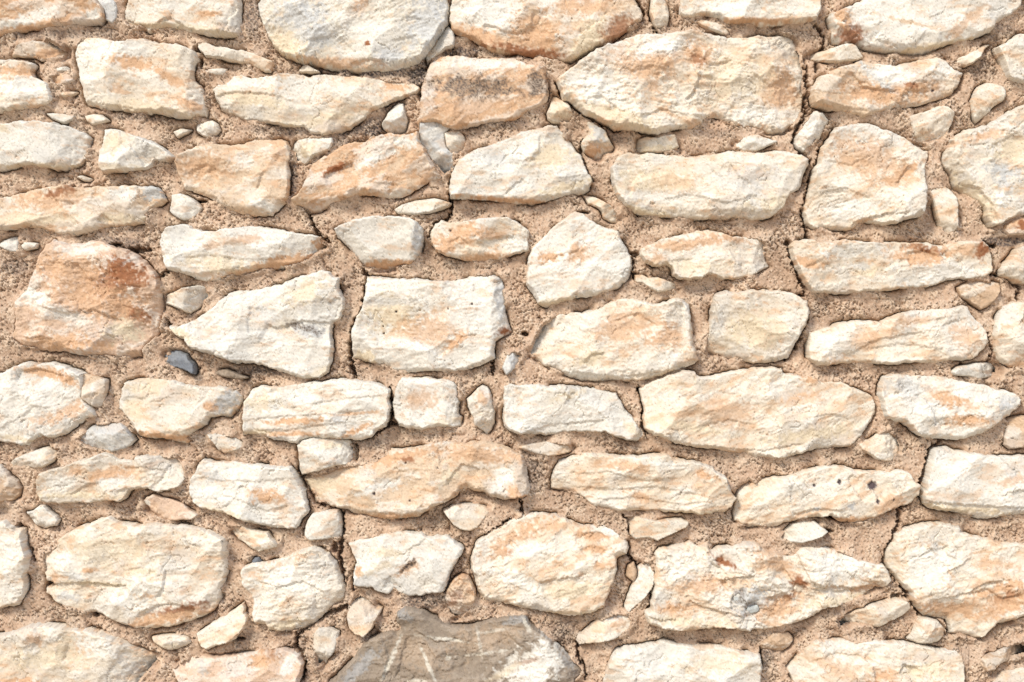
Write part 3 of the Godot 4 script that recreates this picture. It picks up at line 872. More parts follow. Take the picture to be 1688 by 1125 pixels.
# break lines traced on the faces: stone, points, how far the right-hand side lies lower, over what width
var LEDGES = [
	["s120",[1310,902,1322,930,1335,955,1368,974],8,46],["s120",[1368,974,1410,972,1455,955],6,20],
	["s19",[352,160,380,153,430,153,475,164],4,26],["s102",[75,964,110,960,150,957,190,962,215,962],7,16],["s102",[225,1012,262,995,290,991,330,1003],6,18],["s102",[256,985,272,962,274,938],5,40],["s102",[180,905,210,938,235,932,260,940],2.5,20],
	["s72",[625,572,653,556,680,556,712,580,725,592],-6,26],["s72",[728,530,736,512,770,507,802,505],-4,26],["s72",[725,592,748,570,765,556],-5,20],["s57",[458,506,478,492,520,470,545,466],-4,30],["s57",[542,499,552,494,562,490],5,14],["s57",[440,532,458,540,500,528,552,533],5,22],["s57",[409,552,410,525,412,505],3,40],
	["s34",[198,240,215,239,229,262,240,280],-5,24],["s34",[252,272,236,258,247,236],4,24],["s41",[870,268,888,250,887,221],4,34],["s41",[827,325,850,302,864,294],4,26],["s41",[770,258,800,245,840,238,880,226],-3,14],
	["s82",[469,676,466,660,458,638],-4,30],["s82",[470,672,520,663,580,654,640,650],3,9],["s82",[405,692,470,684,540,681,610,674],3,9],["s82",[405,706,470,709,520,699,580,694],3,8],["s82",[470,655,540,645,610,640],2,8],
	["s87",[1454,657,1480,651,1520,657,1533,678,1539,702,1550,708,1564,699],-5,24],["s87",[1530,650,1580,640,1640,648],2,12],["s92",[1393,788,1403,803,1422,832],-5,22],["s92",[1446,828,1438,809,1411,783],5,24],["s92",[1298,828,1300,800,1296,785],3,30],["s92",[1300,848,1340,838,1395,840],5,14],
	["s91",[1520,823,1560,828,1620,832,1690,835],5,14],["s91",[1643,818,1660,809,1690,806],4,16],["s91",[1530,800,1560,790,1590,775,1600,765],-3,30],["s95",[722,770,725,758,717,740],4,14],["s95",[733,800,744,782,762,764,795,772],5,28],["s95",[771,790,800,786,832,800,828,812],-4,20],["s95",[520,770,570,762,620,748,680,738],2.5,16],
	["s115",[888,958,907,953,944,948,968,941],5,34],["s115",[950,888,965,878,987,876,1004,885],4,13],["s115",[955,906,970,898,987,900,1004,909],4,13],["s115",[885,976,889,955],3,14],["s115",[830,900,845,890,860,905],4,12],["s115",[790,990,840,960,880,975],2.5,18],
	["s120",[1181,955,1216,948,1242,944],7,18],["s120",[1339,970,1366,964,1409,969,1438,963],7,20],["s120",[1133,986,1155,996,1195,1006,1226,1013],6,18],["s120",[1062,1009,1088,1018,1117,1017],6,13],["s120",[1170,925,1190,935,1205,955],6,22],["s120",[1290,930,1310,960,1330,965],7,24],["s120",[1205,975,1200,1000,1235,1020,1255,1005],-6,16],["s120",[1215,972,1228,990,1250,985],5,8],["s120",[1225,1005,1232,985],5,7],["s120",[1260,985,1290,975,1310,990],7,18],
	["s124",[1510,915,1531,903,1565,899],3,22],["s124",[1553,943,1574,932,1600,914],5,24],["s124",[1526,988,1558,982,1593,974,1617,958,1668,952],5,28],["s124",[1598,976,1625,968,1650,985,1680,975],5,20],["s124",[1565,900,1560,912,1575,920],4,16],["s127",[1478,1110,1486,1092,1520,1103],6,22],["s127",[1440,1125,1436,1098,1420,1085],5,24],["s127",[1330,1090,1370,1075,1430,1080],3,18],
	["s16",[1165,108,1184,104,1206,98],6,18],["s16",[1126,168,1144,146,1152,120],8,40],["s16",[1050,195,1090,180,1130,190],4,22],["s16",[960,165,990,160,1010,175,1030,190],4,20],["s16",[1240,120,1270,140,1290,130],4,20],["s16",[1000,105,1040,120,1080,110],3,20],["s46",[1470,305,1486,288,1495,272],5,24],["s46",[1398,372,1425,360,1465,352,1496,350],6,12],["s46",[1360,265,1400,270,1450,250],3,24],["s46",[1340,320,1390,310,1440,330],3,22],
	["s65",[1548,422,1563,435,1587,442],-5,24],["s65",[1455,450,1473,438,1507,432],-4,24],["s65",[1490,418,1520,412,1548,420],5,14],["s65",[1320,440,1350,430,1380,445],3,18],["s51",[160,364,173,355,188,364],5,11],["s51",[245,343,232,323,226,309],5,30],["s51",[80,310,95,330,130,335],4,26],["s79",[248,805,267,785,281,760],4,26],["s79",[110,815,140,800,170,790],4,20],["s79",[200,770,240,768,280,775],3,16],["s79",[190,808,215,803,238,806],5,10],
	["s86",[1140,733,1200,738,1260,741,1330,728],4,10],["s86",[1290,612,1292,645],3,30],["s86",[1150,700,1200,690,1250,700],3,24],["s86",[1320,690,1370,680,1400,690],3,24],["s35",[421,316,427,296,437,280],4,24],["s35",[300,290,340,270,370,285],3,22],["s37",[531,292,555,277,585,266],8,22],["s37",[585,257,613,241,640,238,670,232],-3,12],["s37",[560,320,610,300,670,305],3,24],["s110",[629,970,635,954,645,947],4,26],["s110",[704,884,693,894,667,905],-3,26],["s110",[655,945,670,930,690,922],5,12],["s110",[690,965,715,958,740,960],2,14],
	["s61",[1195,407,1211,430,1225,446],-4,26],["s61",[1070,440,1100,430,1150,425],3,14],["s59",[784,402,816,391,852,387],6,20],["s59",[735,400,760,390,775,405],4,16],["s22",[-10,129,40,127,72,128],-5,18],["s20",[275,118,275,99,265,83,250,79,240,66],3,40],["s20",[150,168,200,175,250,182,300,190],4,10],["s76",[30,628,37,610,64,606,88,613,114,620],5,16],["s76",[0,705,30,690,60,668,90,672],2.5,26],["s5",[798,43,816,45,829,53,848,56,866,51,875,40,877,18],5,18],["s5",[944,90,955,64,973,51,998,35],-4,20],["s5",[862,50,885,40,890,20],3,14],
	["s4",[576,106,603,99,638,101],6,14],["s4",[640,70,690,60,700,90],3,30],["s4",[500,70,560,60,590,90],3,30],["s3",[205,27,227,40,256,40,283,29,313,48],6,14],["s3",[395,15,380,35,376,55],5,12],["s9",[1440,65,1470,72,1505,75,1525,50],3,30],["s9",[1385,40,1400,50,1425,66,1440,76],-8,20],["s15",[1398,116,1422,144,1451,148,1480,149],6,18],["s15",[1480,160,1500,149,1535,150],5,12],["s15",[1355,168,1400,178,1430,183],4,10],
	["s133",[1040,330,1045,300,1060,285],-3,24],["s133",[1090,330,1130,320,1200,335,1250,318],3,20],["s133",[1200,262,1215,290,1240,305],3,26],["s66",[1380,590,1440,560,1520,545,1600,520],3,22],["s66",[1420,575,1480,565,1560,575],3,16],["s66",[1500,535,1560,520],2.5,14],["s93",[930,780,1000,775,1060,790,1130,785],3,14],["s93",[940,800,1010,805,1080,800,1160,815],3,14],["s93",[980,822,1050,818,1120,830,1190,822],3,12],["s71",[960,600,975,582,1000,580],4,26],["s71",[1000,530,1050,515,1090,540],3,26],["s71",[1130,560,1128,520,1125,498],-5,16],["s71",[940,612,1010,620,1090,612,1130,598],4,10],
	["s85",[862,700,860,660,866,640],-4,26],["s85",[860,716,900,700,950,695,1000,690],3,16],["s85",[930,668,935,650,950,645],3,16],["s70",[1280,585,1300,570,1320,545],3,20],["s70",[1190,560,1183,525,1176,495],-4,16],["s104",[420,955,460,965,500,955,540,975],4,22],["s104",[430,1000,480,1010,530,990],3,18],["s97",[322,785,360,790,420,792,480,786],2.5,12],["s97",[360,838,390,820,440,840,480,830],3,20],["s107",[180,1105,195,1082,205,1066],4,30],["s107",[55,1070,70,1045,60,1032],4,22],["s107",[105,1090,112,1060,100,1045],4,22],["s114",[630,1120,640,1080,628,1045],5,24],["s114",[650,1120,662,1080,672,1045],4,20],["s114",[765,1035,775,1075,765,1110],4,30],["s114",[685,1035,720,1055,765,1050],4,20],["s54",[190,440,205,470,200,500],4,30],["s54",[60,500,110,515,160,510,210,530],5,26],["s54",[130,430,150,460,185,465],4,24],["s60",[880,440,920,420,960,410,985,425],3,22],["s48",[1645,370,1635,340,1610,310,1580,300],-7,24],["s48",[1590,240,1640,235,1680,215],3,24],["s80",[205,652,235,655,260,645],2.5,10],["s80",[320,680,345,655,355,640],-3,24],["s55",[300,425,350,420,420,428,480,420],2.5,10],["s42",[965,235,985,232,1005,245],4,10],
]
# broken corners: stone, a point on the crease, outward direction, slope
var FACETS = [
	["s20",318,100,1,0.15,0.7],["s20",200,180,0,1,0.5],["s58",682,385,1,0.15,1.0],["s58",640,429,0,1,0.9],["s72",812,480,1,0.05,0.7],["s72",610,590,-0.5,0.8,0.7],["s80",365,650,0.75,0.55,0.6],["s80",265,713,0.2,1,1.0],["s55",430,437,0.12,1,0.9],["s55",512,405,0.8,0.4,0.8],["s83",733,665,1,-0.1,0.6],["s96",574,750,1,0,1.2],["s9",1440,72,-0.4,0.9,0.5],["s9",1500,77,0,1,0.9],["s9",1388,30,-1,0.1,0.8],["s104",565,965,0.8,0.6,0.7],["s104",470,1020,0,1,0.6],["s48",1630,340,-0.75,0.5,0.6],["s85",1050,708,0.8,0.5,1.0],["s19",420,158,-0.1,1,0.25],["s77",170,702,0,-1,0.35],["s18",800,114,0,-1,0.4],["s36",510,236,0,-1,0.45],["s102",290,1000,0.35,0.9,0.5],["s102",352,960,0.9,0.4,0.4],["s115",1000,950,0.9,0.35,0.5],["s124",1540,988,0.1,1,0.3],["s124",1478,920,-0.9,0.3,0.5],["s107",182,1090,0.8,0.5,0.45],["s107",100,1045,0,-1,0.4],["s41",850,324,0,1,0.9],["s133",1080,346,0,1,0.7],["s70",1322,540,0.8,0.3,0.5],["s4",560,98,0,1,0.5],["s4",470,60,-0.8,0.4,0.3],["s5",900,80,0.1,1,0.4],["s3",380,30,1,0,0.4],["s109",558,870,1,0,1.2],["s28",340,212,0.5,0.5,0.5],["s40",650,200,0.7,0.6,0.7],["s17",925,185,0.1,1,0.7],["s45",1335,225,0.7,0.6,0.5],["s16",1140,150,0.5,0.5,0.12],["s33",70,270,0,1,0.8],["s97",400,855,-0.2,1,0.7],["s93",1050,840,0,1,0.5],["s91",1580,838,0,1,0.6],["s92",1450,845,0.2,1,0.5],["s95",620,840,0,1,0.6],["s110",740,940,0.8,0.4,0.5],["s54",250,520,1,0,0.5],["s46",1510,250,1,-0.1,0.3],["s8",1240,33,0,1,0.8],["s1",80,38,0,1,0.6],["s65",1330,470,-0.3,1,0.4],["s37",640,315,0.1,1,0.5],["s59",800,420,0,1,0.8],["s60",930,490,0.2,1,0.5],["s71",1000,610,0,1,0.6],
]
# black specks of lichen and soot grown on the mortar: centre x, y, half sizes, strength
var MORTAR_STAINS = [
	[600,118,115,9,0.8],[690,125,16,24,0.9],[520,213,115,10,0.6],[632,212,38,18,0.8],[478,290,10,34,0.9],[645,172,22,16,0.6],[765,85,38,9,0.7],[560,235,50,8,0.5],
	[90,56,90,7,0.5],[414,28,13,38,0.6],[205,192,70,6,0.5],[190,402,44,11,0.6],[20,440,24,12,0.5],[1640,52,40,14,0.5],[1622,112,22,20,0.4],[1655,398,36,8,0.9],[440,610,60,9,0.6],[700,992,42,13,0.6],
	[760,205,60,10,0.5],[850,205,40,8,0.4],[1000,225,24,16,0.5],[1180,220,40,7,0.4],[880,785,16,30,0.45],[1470,735,18,22,0.5],[1265,1080,12,24,0.6],[1290,60,60,7,0.4],[380,1050,50,10,0.4],[930,1045,20,24,0.45],[600,730,40,12,0.5],[1180,60,40,8,0.4],[345,210,14,14,0.4],[1430,405,60,6,0.4],
]
# holes where mortar is missing: centre x, y, half sizes
var PITS = [
	[80,965,9,5],[643,657,5,13],[1048,419,9,5],[853,367,6,4],[865,551,6,4],[224,412,22,5],[190,404,10,4],[1588,600,5,3],[1518,806,5,14],[1060,706,6,6],[704,102,6,10],[325,80,6,6],[330,103,4,9],[1349,108,4,10],[586,748,5,14],[1521,1014,7,5],[1371,878,7,3],[328,331,10,3],[150,311,12,3],[762,540,4,4],[1300,400,5,7],[1375,855,14,4],[820,552,8,4],[748,1010,5,5],[1255,1085,3,16],[410,888,4,3],[30,868,5,5],[155,1015,6,4],[735,975,4,4],[385,1055,20,3],[495,925,6,4],[1050,455,4,8],[1340,210,3,6],[700,560,3,3],[640,700,12,5],[550,905,5,10],[1480,985,10,5],[1635,405,10,4],[300,40,5,4],[410,130,5,3],[1090,60,4,4],[1160,420,10,3],[1420,400,14,3],[1330,940,5,5],[960,350,12,3],
]
var STONES = [
	["s1", "o", 22, 1.0, [-60,-90,100,-95,160,0,171,13,172,29,165,39,120,41,80,45,45,48,27,53,0,60,-70,62]],
	["s2", "g", 6, 0.5, [165,-15,186,-12,188,0,192,13,191,29,184,37,175,32,172,16,161,0]],
	["s3", "c", 22, 1.0, [215,-60,300,-75,394,-60,395,0,397,19,395,24,396,51,392,59,381,59,363,60,341,57,315,52,291,47,275,44,259,49,243,51,229,43,213,44,205,37,201,21,207,0]],
	["s4", "h", 30, 1.2, [440,-60,500,-95,650,-95,735,-60,737,0,740,16,737,40,728,53,715,72,704,88,691,101,675,112,656,117,629,120,587,119,549,113,525,108,507,105,488,100,464,91,448,77,440,61,435,45,424,29,421,12,427,0]],
	["s5", "t", 24, 1.0, [760,-50,830,-80,950,-85,1040,-50,1045,0,1053,11,1060,24,1056,32,1037,45,1021,61,1003,69,987,77,965,88,944,99,928,101,907,99,888,93,853,88,824,88,811,84,795,75,779,64,757,57,747,51,741,37,743,16,747,0]],
	["s6", "w", 12, 0.5, [737,42,747,53,749,67,747,77,733,80,723,89,712,96,704,103,701,92,705,83,717,73,724,59]],
	["s7", "c", 10, 0.6, [1075,-25,1095,-25,1097,0,1100,5,1103,21,1101,40,1096,45,1087,52,1079,40,1073,21,1075,0]],
	["s8", "c", 22, 1.0, [1125,-40,1240,-60,1350,-40,1351,0,1351,21,1345,32,1326,36,1299,39,1273,40,1254,41,1237,37,1216,37,1200,39,1187,31,1171,25,1155,25,1141,29,1128,29,1123,21,1121,0]],
	["s9", "w", 28, 0.7, [1440,-10,1480,-60,1600,-80,1690,-30,1685,0,1681,11,1665,24,1643,37,1633,51,1611,61,1579,68,1553,75,1534,84,1518,88,1494,85,1465,85,1441,83,1422,77,1411,71,1395,72,1377,71,1370,59,1369,43,1365,29,1369,23,1387,16,1409,8]],
	["s10", "c", 5, 0.6, [1149,35,1165,33,1181,37,1197,44,1207,51,1205,57,1195,56,1176,49,1160,44]],
	["s11", "c", 10, 0.4, [1330,92,1345,85,1358,83,1377,79,1395,73,1409,75,1415,83,1422,95,1414,99,1395,100,1382,103,1366,101,1353,99]],
	["s12", "c", 12, 0.4, [1635,72,1625,73,1609,83,1593,92,1573,99,1574,103,1593,108,1603,104,1617,93,1625,80]],
	["s13", "c", 18, 1.0, [1688,56,1675,59,1659,72,1641,80,1646,91,1654,107,1659,123,1665,131,1678,136,1688,136,1735,138,1745,70,1710,52]],
	["s14", "c", 14, 0.6, [1633,136,1619,140,1610,149,1603,165,1605,181,1609,197,1613,203,1622,195,1633,184,1639,175,1654,165,1657,152,1651,141,1641,137]],
	["s15", "t", 20, 1.4, [1422,100,1403,107,1382,112,1366,123,1350,128,1339,149,1338,165,1342,173,1353,176,1366,181,1387,183,1403,187,1425,192,1441,187,1462,179,1483,175,1502,175,1521,171,1539,164,1558,160,1571,155,1582,144,1587,128,1593,117,1574,111,1561,99,1545,93,1529,96,1513,100,1494,104,1478,109,1462,107,1441,105]],
	["s16", "c", 28, 1.6, [917,133,933,120,949,109,960,99,981,85,1003,76,1027,68,1045,60,1067,56,1085,59,1101,56,1120,55,1136,52,1155,51,1173,57,1195,61,1211,63,1232,63,1250,57,1267,59,1286,55,1305,57,1313,64,1318,75,1325,83,1326,99,1330,112,1329,133,1329,149,1329,165,1325,187,1318,203,1305,211,1289,221,1265,219,1238,211,1232,213,1216,208,1208,203,1195,197,1179,191,1163,195,1155,203,1139,213,1120,211,1104,215,1083,221,1061,217,1035,213,1013,213,997,205,981,196,963,187,949,176,939,168,928,163,924,149]],
	["s17", "c", 15, 0.6, [912,156,908,171,903,187,905,197,912,201,928,203,941,203,946,192,941,179,936,171,923,161]],
	["s18", "o", 20, 0.8, [724,95,739,92,760,92,779,95,800,96,827,93,850,94,859,101,875,107,888,108,897,108,900,120,903,141,903,157,899,168,888,176,869,184,851,195,832,199,811,201,795,203,773,208,755,213,739,211,720,203,696,204,692,213,688,203,693,187,695,160,696,141,704,120,711,104]],
	["s19", "c", 24, 0.7, [352,149,359,141,373,139,387,127,400,125,416,131,437,128,450,128,461,123,480,123,499,125,512,129,525,124,547,123,573,125,600,127,629,131,656,135,680,137,691,144,693,148,688,153,667,159,648,165,635,172,613,184,595,197,576,211,555,219,533,223,512,221,501,212,475,208,453,203,427,200,408,199,395,193,379,187,365,181,359,168]],
	["s20", "c", 24, 0.8, [125,71,139,63,149,60,165,62,187,68,203,71,221,65,240,65,259,71,277,73,299,76,315,83,324,88,327,99,319,109,317,120,320,133,331,145,336,157,341,176,343,187,339,193,320,193,293,193,272,188,253,185,232,187,213,184,195,179,176,180,160,176,141,171,137,157,133,144,129,120,124,101,123,85]],
	["s21", "t", 6, 1.0, [19,92,27,77,35,72,53,68,67,69,77,60,88,67,104,76,111,80,109,91,101,95,83,97,67,99,56,93,40,92]],
	["s22", "c", 16, 1.0, [0,99,16,99,35,100,48,103,57,107,52,117,56,127,67,133,75,137,80,149,85,160,77,173,64,176,43,179,21,181,0,185,-70,190,-90,140,-60,98]],
	["s23", "c", 4, 0.4, [85,115,91,111,107,110,113,113,111,117,93,118]],
	["s24", "o", 3, 0.6, [80,125,93,121,112,121,121,125,120,132,109,137,93,140,83,136]],
	["s25", "c", 4, 0.4, [99,153,112,151,125,151,120,155,109,159,101,157]],
	["s26", "w", 8, 0.4, [76,187,88,187,107,189,123,192,120,197,107,203,99,201,85,195]],
	["s27", "c", 7, 0.4, [139,191,149,188,165,189,177,198,168,201,152,205,144,200]],
	["s28", "c", 10, 0.5, [329,200,347,198,357,204,361,213,355,220,344,227,333,223,324,216,322,207]],
	["s29", "c", 5, 0.4, [285,217,296,213,312,213,307,217,291,225]],
	["s30", "c", 10, 0.7, [327,68,339,70,355,77,373,80,389,84,400,83,416,88,432,95,450,101,448,109,444,117,435,116,419,109,411,104,400,103,384,100,360,95,339,93,332,85,326,77]],
	["s31", "w", 5, 0.4, [336,113,355,113,372,113,373,117,368,123,352,121,335,119]],
	["s32", "c", 5, 0.4, [492,117,497,107,505,106,515,113,525,118,512,119]],
	["s33", "w", 22, 0.5, [0,205,16,205,32,201,48,201,64,201,77,205,93,205,107,209,123,213,139,219,147,227,145,237,144,253,136,267,125,275,107,280,91,280,75,276,53,272,40,271,21,277,0,281,-60,282,-80,235,-55,203]],
	["s34", "w", 18, 0.9, [173,213,189,213,205,219,224,225,240,229,256,237,269,245,280,253,289,259,288,264,275,267,256,265,251,272,245,277,229,280,213,281,192,283,171,284,165,275,165,251,171,237,171,224]],
	["s35", "t", 22, 0.9, [289,267,296,256,312,248,333,241,352,240,371,240,387,240,403,237,416,231,432,229,450,230,464,229,473,233,477,253,479,264,475,269,476,288,475,291,475,320,469,334,457,344,448,354,432,355,416,355,400,352,381,347,368,339,357,331,339,322,320,315,304,310,297,296,292,280]],
	["s36", "w", 14, 0.5, [493,227,507,225,525,225,547,228,548,235,543,245,533,251,517,257,507,267,499,271,483,268,481,256,479,243,483,235]],
	["s37", "o", 22, 1.1, [691,220,677,221,661,224,640,220,627,224,608,227,603,235,584,235,565,240,555,247,544,256,531,259,517,269,509,283,505,296,499,310,491,323,480,330,488,339,499,346,512,351,525,348,544,339,560,331,581,323,603,320,627,323,645,326,667,323,688,310,707,299,725,291,721,283,709,264,701,248,693,232]],
	["s38", "g", 14, 0.6, [693,204,715,201,736,204,740,211,732,219,733,235,737,248,747,253,749,267,747,283,731,292,723,283,715,272,707,259,699,243,692,232,692,219]],
	["s39", "c", 8, 0.4, [733,219,741,215,755,215,764,224,769,237,765,248,755,255,744,251,737,243,735,232]],
	["s40", "w", 14, 0.6, [656,169,664,171,668,184,671,200,667,216,656,220,645,219,632,212,630,205,637,192,641,184,648,176]],
	["s41", "w", 22, 0.9, [743,296,749,277,760,263,773,253,789,245,811,240,827,232,840,227,850,223,859,217,891,212,907,207,917,207,928,219,933,229,944,240,952,251,960,259,964,275,971,288,973,288,977,299,971,312,960,318,944,320,928,323,912,328,896,331,877,336,861,334,848,336,827,331,800,328,773,327,757,327,744,326,742,315]],
	["s42", "c", 14, 1.0, [969,201,979,203,987,211,997,216,1003,229,1012,241,1011,251,997,261,987,264,973,256,963,248,959,237,965,227,971,219]],
	["s43", "c", 10, 0.7, [1052,228,1067,225,1083,228,1093,224,1112,223,1117,235,1119,241,1109,247,1088,251,1067,250,1051,248]],
	["s44", "w", 10, 0.5, [1208,237,1221,229,1237,224,1250,223,1265,229,1282,233,1273,237,1259,243,1246,248,1238,249,1229,249,1216,243]],
	["s45", "w", 14, 0.6, [1345,183,1355,187,1369,200,1362,213,1353,227,1342,237,1331,243,1326,249,1315,243,1311,235,1314,224,1323,211,1331,200]],
	["s46", "c", 24, 1.2, [1377,211,1390,208,1406,205,1422,203,1441,207,1459,215,1475,221,1491,227,1505,237,1518,245,1531,248,1531,261,1525,277,1525,296,1526,315,1523,328,1522,347,1518,355,1499,360,1478,367,1457,371,1435,367,1422,367,1409,375,1395,380,1382,378,1358,378,1342,376,1331,367,1326,352,1327,339,1334,318,1339,296,1343,278,1349,269,1355,245,1369,227]],
	["s47", "c", 14, 0.7, [1499,191,1513,189,1531,183,1547,177,1561,176,1573,185,1570,203,1565,221,1555,231,1539,235,1529,239,1515,236,1505,229,1506,213,1501,203]],
	["s48", "c", 26, 1.2, [1688,173,1675,179,1659,187,1646,196,1627,207,1609,211,1590,216,1574,227,1567,232,1569,240,1558,251,1555,261,1558,275,1569,288,1570,283,1573,299,1575,310,1590,318,1606,328,1622,342,1623,358,1633,375,1643,372,1659,364,1675,358,1688,355,1740,350,1760,250,1725,178]],
	["s49", "c", 8, 0.6, [1534,310,1547,309,1561,308,1571,315,1577,328,1579,339,1578,355,1578,374,1573,384,1563,386,1554,382,1550,368,1546,355,1542,336]],
	["s50", "o", 10, 0.5, [1688,358,1670,364,1658,372,1655,380,1662,387,1675,386,1688,386,1715,385,1712,358]],
	["s51", "t", 20, 0.9, [0,327,16,324,35,319,53,314,72,310,88,307,107,306,120,310,144,310,160,308,181,308,203,307,227,308,248,308,261,312,269,320,272,331,261,338,248,344,237,355,243,360,235,367,213,371,192,375,171,375,149,382,125,387,101,386,80,380,59,375,35,375,13,379,0,380,-70,378,-85,350,-50,325]],
	["s52", "w", 12, 0.4, [284,322,296,320,307,323,320,331,332,343,325,354,315,360,301,362,288,356,279,348,281,339]],
	["s53", "w", 7, 0.5, [-12,405,0,399,11,394,21,390,33,393,28,400,29,408,27,415,16,414,0,407]],
	["s53b", "w", 6, 0.4, [29,399,43,400,60,402,57,408,40,412,30,408]],
	["s54", "p", 26, 1.5, [80,404,91,396,104,400,117,404,136,403,149,398,163,398,176,402,189,408,200,411,213,414,229,423,240,432,253,446,260,459,264,475,264,488,267,510,268,526,264,544,253,560,240,571,232,587,213,590,192,590,171,586,149,587,131,585,107,579,80,578,53,575,32,570,19,562,17,555,21,539,23,520,23,499,32,488,45,480,51,462,59,446,64,427,72,414]],
	["s55", "w", 22, 0.8, [268,387,277,376,293,372,309,371,320,378,336,382,355,383,373,379,387,378,403,374,424,374,440,376,453,378,475,382,493,386,509,386,523,390,533,395,544,402,543,412,528,416,515,426,496,435,475,440,453,443,432,446,416,452,400,454,384,452,371,458,352,464,333,464,317,456,299,448,277,444,272,430,267,411,265,398]],
	["s56", "c", 10, 0.6, [271,487,285,482,301,476,320,472,333,471,343,479,350,488,339,498,325,507,311,516,299,510,283,503,271,500]],
	["s57", "w", 24, 0.9, [279,538,296,538,312,532,328,523,347,510,360,496,379,483,395,479,411,480,427,476,450,472,461,470,480,462,499,455,515,451,531,446,541,448,549,456,560,459,556,470,560,480,567,491,569,504,563,518,560,528,547,534,545,552,548,568,548,577,545,595,539,614,525,622,507,625,491,622,472,615,453,609,432,601,416,598,400,597,387,598,368,590,352,585,331,579,315,573,307,561,301,558,287,550]],
	["s58", "w", 24, 0.4, [551,378,565,371,584,363,603,358,621,358,640,357,659,359,675,360,688,367,696,376,699,390,695,406,691,422,680,435,661,440,640,446,621,446,597,443,591,430,581,414,568,400,557,390]],
	["s59", "c", 20, 1.0, [711,382,717,370,728,365,741,368,760,366,781,363,803,360,821,359,837,360,850,366,859,372,871,380,871,395,871,412,859,416,845,419,832,426,816,428,800,430,784,432,765,428,747,424,733,419,720,414,712,403]],
	["s60", "w", 22, 0.8, [936,355,949,349,960,352,973,363,992,374,1008,378,1020,382,1024,395,1032,408,1040,422,1043,438,1040,451,1032,464,1019,474,1000,483,976,488,955,490,933,496,917,502,899,506,888,502,883,491,877,480,868,471,870,451,872,427,877,411,893,395,912,376]],
	["s61", "c", 20, 1.0, [1056,412,1072,404,1093,395,1115,391,1133,386,1149,381,1168,381,1187,384,1205,390,1227,391,1250,392,1254,394,1265,399,1265,424,1270,440,1257,446,1238,456,1227,458,1211,460,1192,460,1179,454,1165,452,1155,459,1136,461,1117,459,1111,456,1107,440,1096,436,1077,439,1064,432,1057,422]],
	["s62", "c", 10, 0.6, [1048,454,1059,453,1069,459,1085,458,1101,464,1112,468,1121,471,1119,478,1104,479,1085,481,1072,474,1059,466,1048,465]],
	["s63", "c", 12, 0.7, [961,320,971,323,987,328,1000,335,1013,344,1020,352,1021,363,1017,368,1005,364,996,358,993,347,984,340,971,335]],
	["s64", "c", 8, 0.5, [651,346,661,339,683,332,699,330,715,327,728,330,743,335,739,340,720,347,707,351,683,354,656,351]],
	["s65", "c", 22, 1.1, [1303,406,1310,398,1326,396,1339,396,1350,402,1371,399,1390,397,1409,399,1430,400,1446,402,1465,400,1486,400,1507,401,1531,401,1545,406,1558,406,1574,400,1593,398,1611,398,1622,399,1629,408,1635,422,1637,440,1635,451,1625,458,1606,459,1582,459,1558,463,1537,470,1510,474,1486,475,1459,479,1433,480,1409,483,1382,484,1361,482,1342,483,1331,472,1321,454,1310,435,1305,419]],
	["s66", "c", 22, 1.0, [1334,547,1350,542,1371,538,1387,532,1409,530,1430,530,1451,531,1473,523,1491,515,1515,512,1537,511,1558,510,1574,507,1585,504,1595,507,1601,518,1609,528,1619,536,1625,550,1629,563,1622,574,1611,585,1603,591,1585,594,1563,593,1542,598,1518,597,1491,598,1467,601,1438,598,1409,598,1387,598,1363,602,1347,601,1334,595,1331,582,1331,563,1332,558]],
	["s67", "c", 20, 0.8, [1688,499,1670,499,1654,507,1646,520,1641,536,1637,552,1638,566,1641,579,1646,590,1659,601,1675,607,1688,609,1725,600,1740,545,1720,500]],
	["s68", "c", 18, 0.8, [1688,407,1675,412,1667,424,1657,435,1650,446,1653,455,1665,459,1675,467,1688,468,1725,460,1730,420,1705,402]],
	["s69", "m", 3, 0.8, [1581,474,1595,467,1611,459,1627,462,1651,467,1650,480,1641,494,1630,504,1619,510,1609,502,1595,494,1585,486]],
	["s70", "c", 22, 0.8, [1175,494,1179,486,1195,480,1216,482,1237,478,1250,479,1265,479,1286,480,1302,483,1318,490,1331,499,1334,515,1329,534,1318,552,1310,568,1299,590,1283,594,1265,597,1243,598,1243,599,1221,594,1200,589,1181,585,1163,581,1165,563,1167,552,1171,531,1173,510]],
	["s71", "c", 26, 1.1, [891,536,904,526,920,518,941,515,960,516,981,510,1000,502,1019,495,1032,492,1051,494,1069,500,1083,502,1099,498,1112,491,1125,494,1135,504,1137,520,1140,536,1140,552,1141,568,1143,571,1147,585,1150,593,1144,599,1128,605,1112,611,1093,618,1072,625,1048,629,1027,627,1008,626,987,628,960,627,941,622,923,614,904,607,891,598,869,587,872,574,877,561,883,550]],
	["s72", "w", 24, 0.8, [605,456,624,456,645,459,667,460,688,459,707,463,728,463,749,462,768,460,781,454,800,453,821,453,829,459,831,478,835,496,832,515,837,528,844,547,837,551,821,558,816,563,815,571,815,590,800,598,779,606,757,611,733,613,709,610,688,613,667,613,653,614,643,606,629,601,611,598,595,595,581,593,581,577,580,563,581,544,587,526,597,507,601,486]],
	["s73", "g", 6, 0.4, [844,578,860,581,863,586,857,598,849,607,840,614,835,618,829,607,831,598,836,587]],
	["s74", "k", 12, 1.0, [269,581,283,578,296,581,307,585,311,594,320,601,321,610,320,617,307,611,293,606,277,605,268,598,267,587]],
	["s75", "b", 4, 0.5, [349,617,360,611,373,610,384,614,397,620,407,623,397,625,381,623,365,620]],
	["s76", "w", 24, 0.9, [0,617,16,610,29,602,48,597,64,601,85,597,104,603,123,609,140,617,139,638,140,657,149,670,158,686,144,689,128,699,115,709,99,719,85,721,69,718,59,723,48,734,32,734,16,730,0,727,-60,730,-80,670,-50,615]],
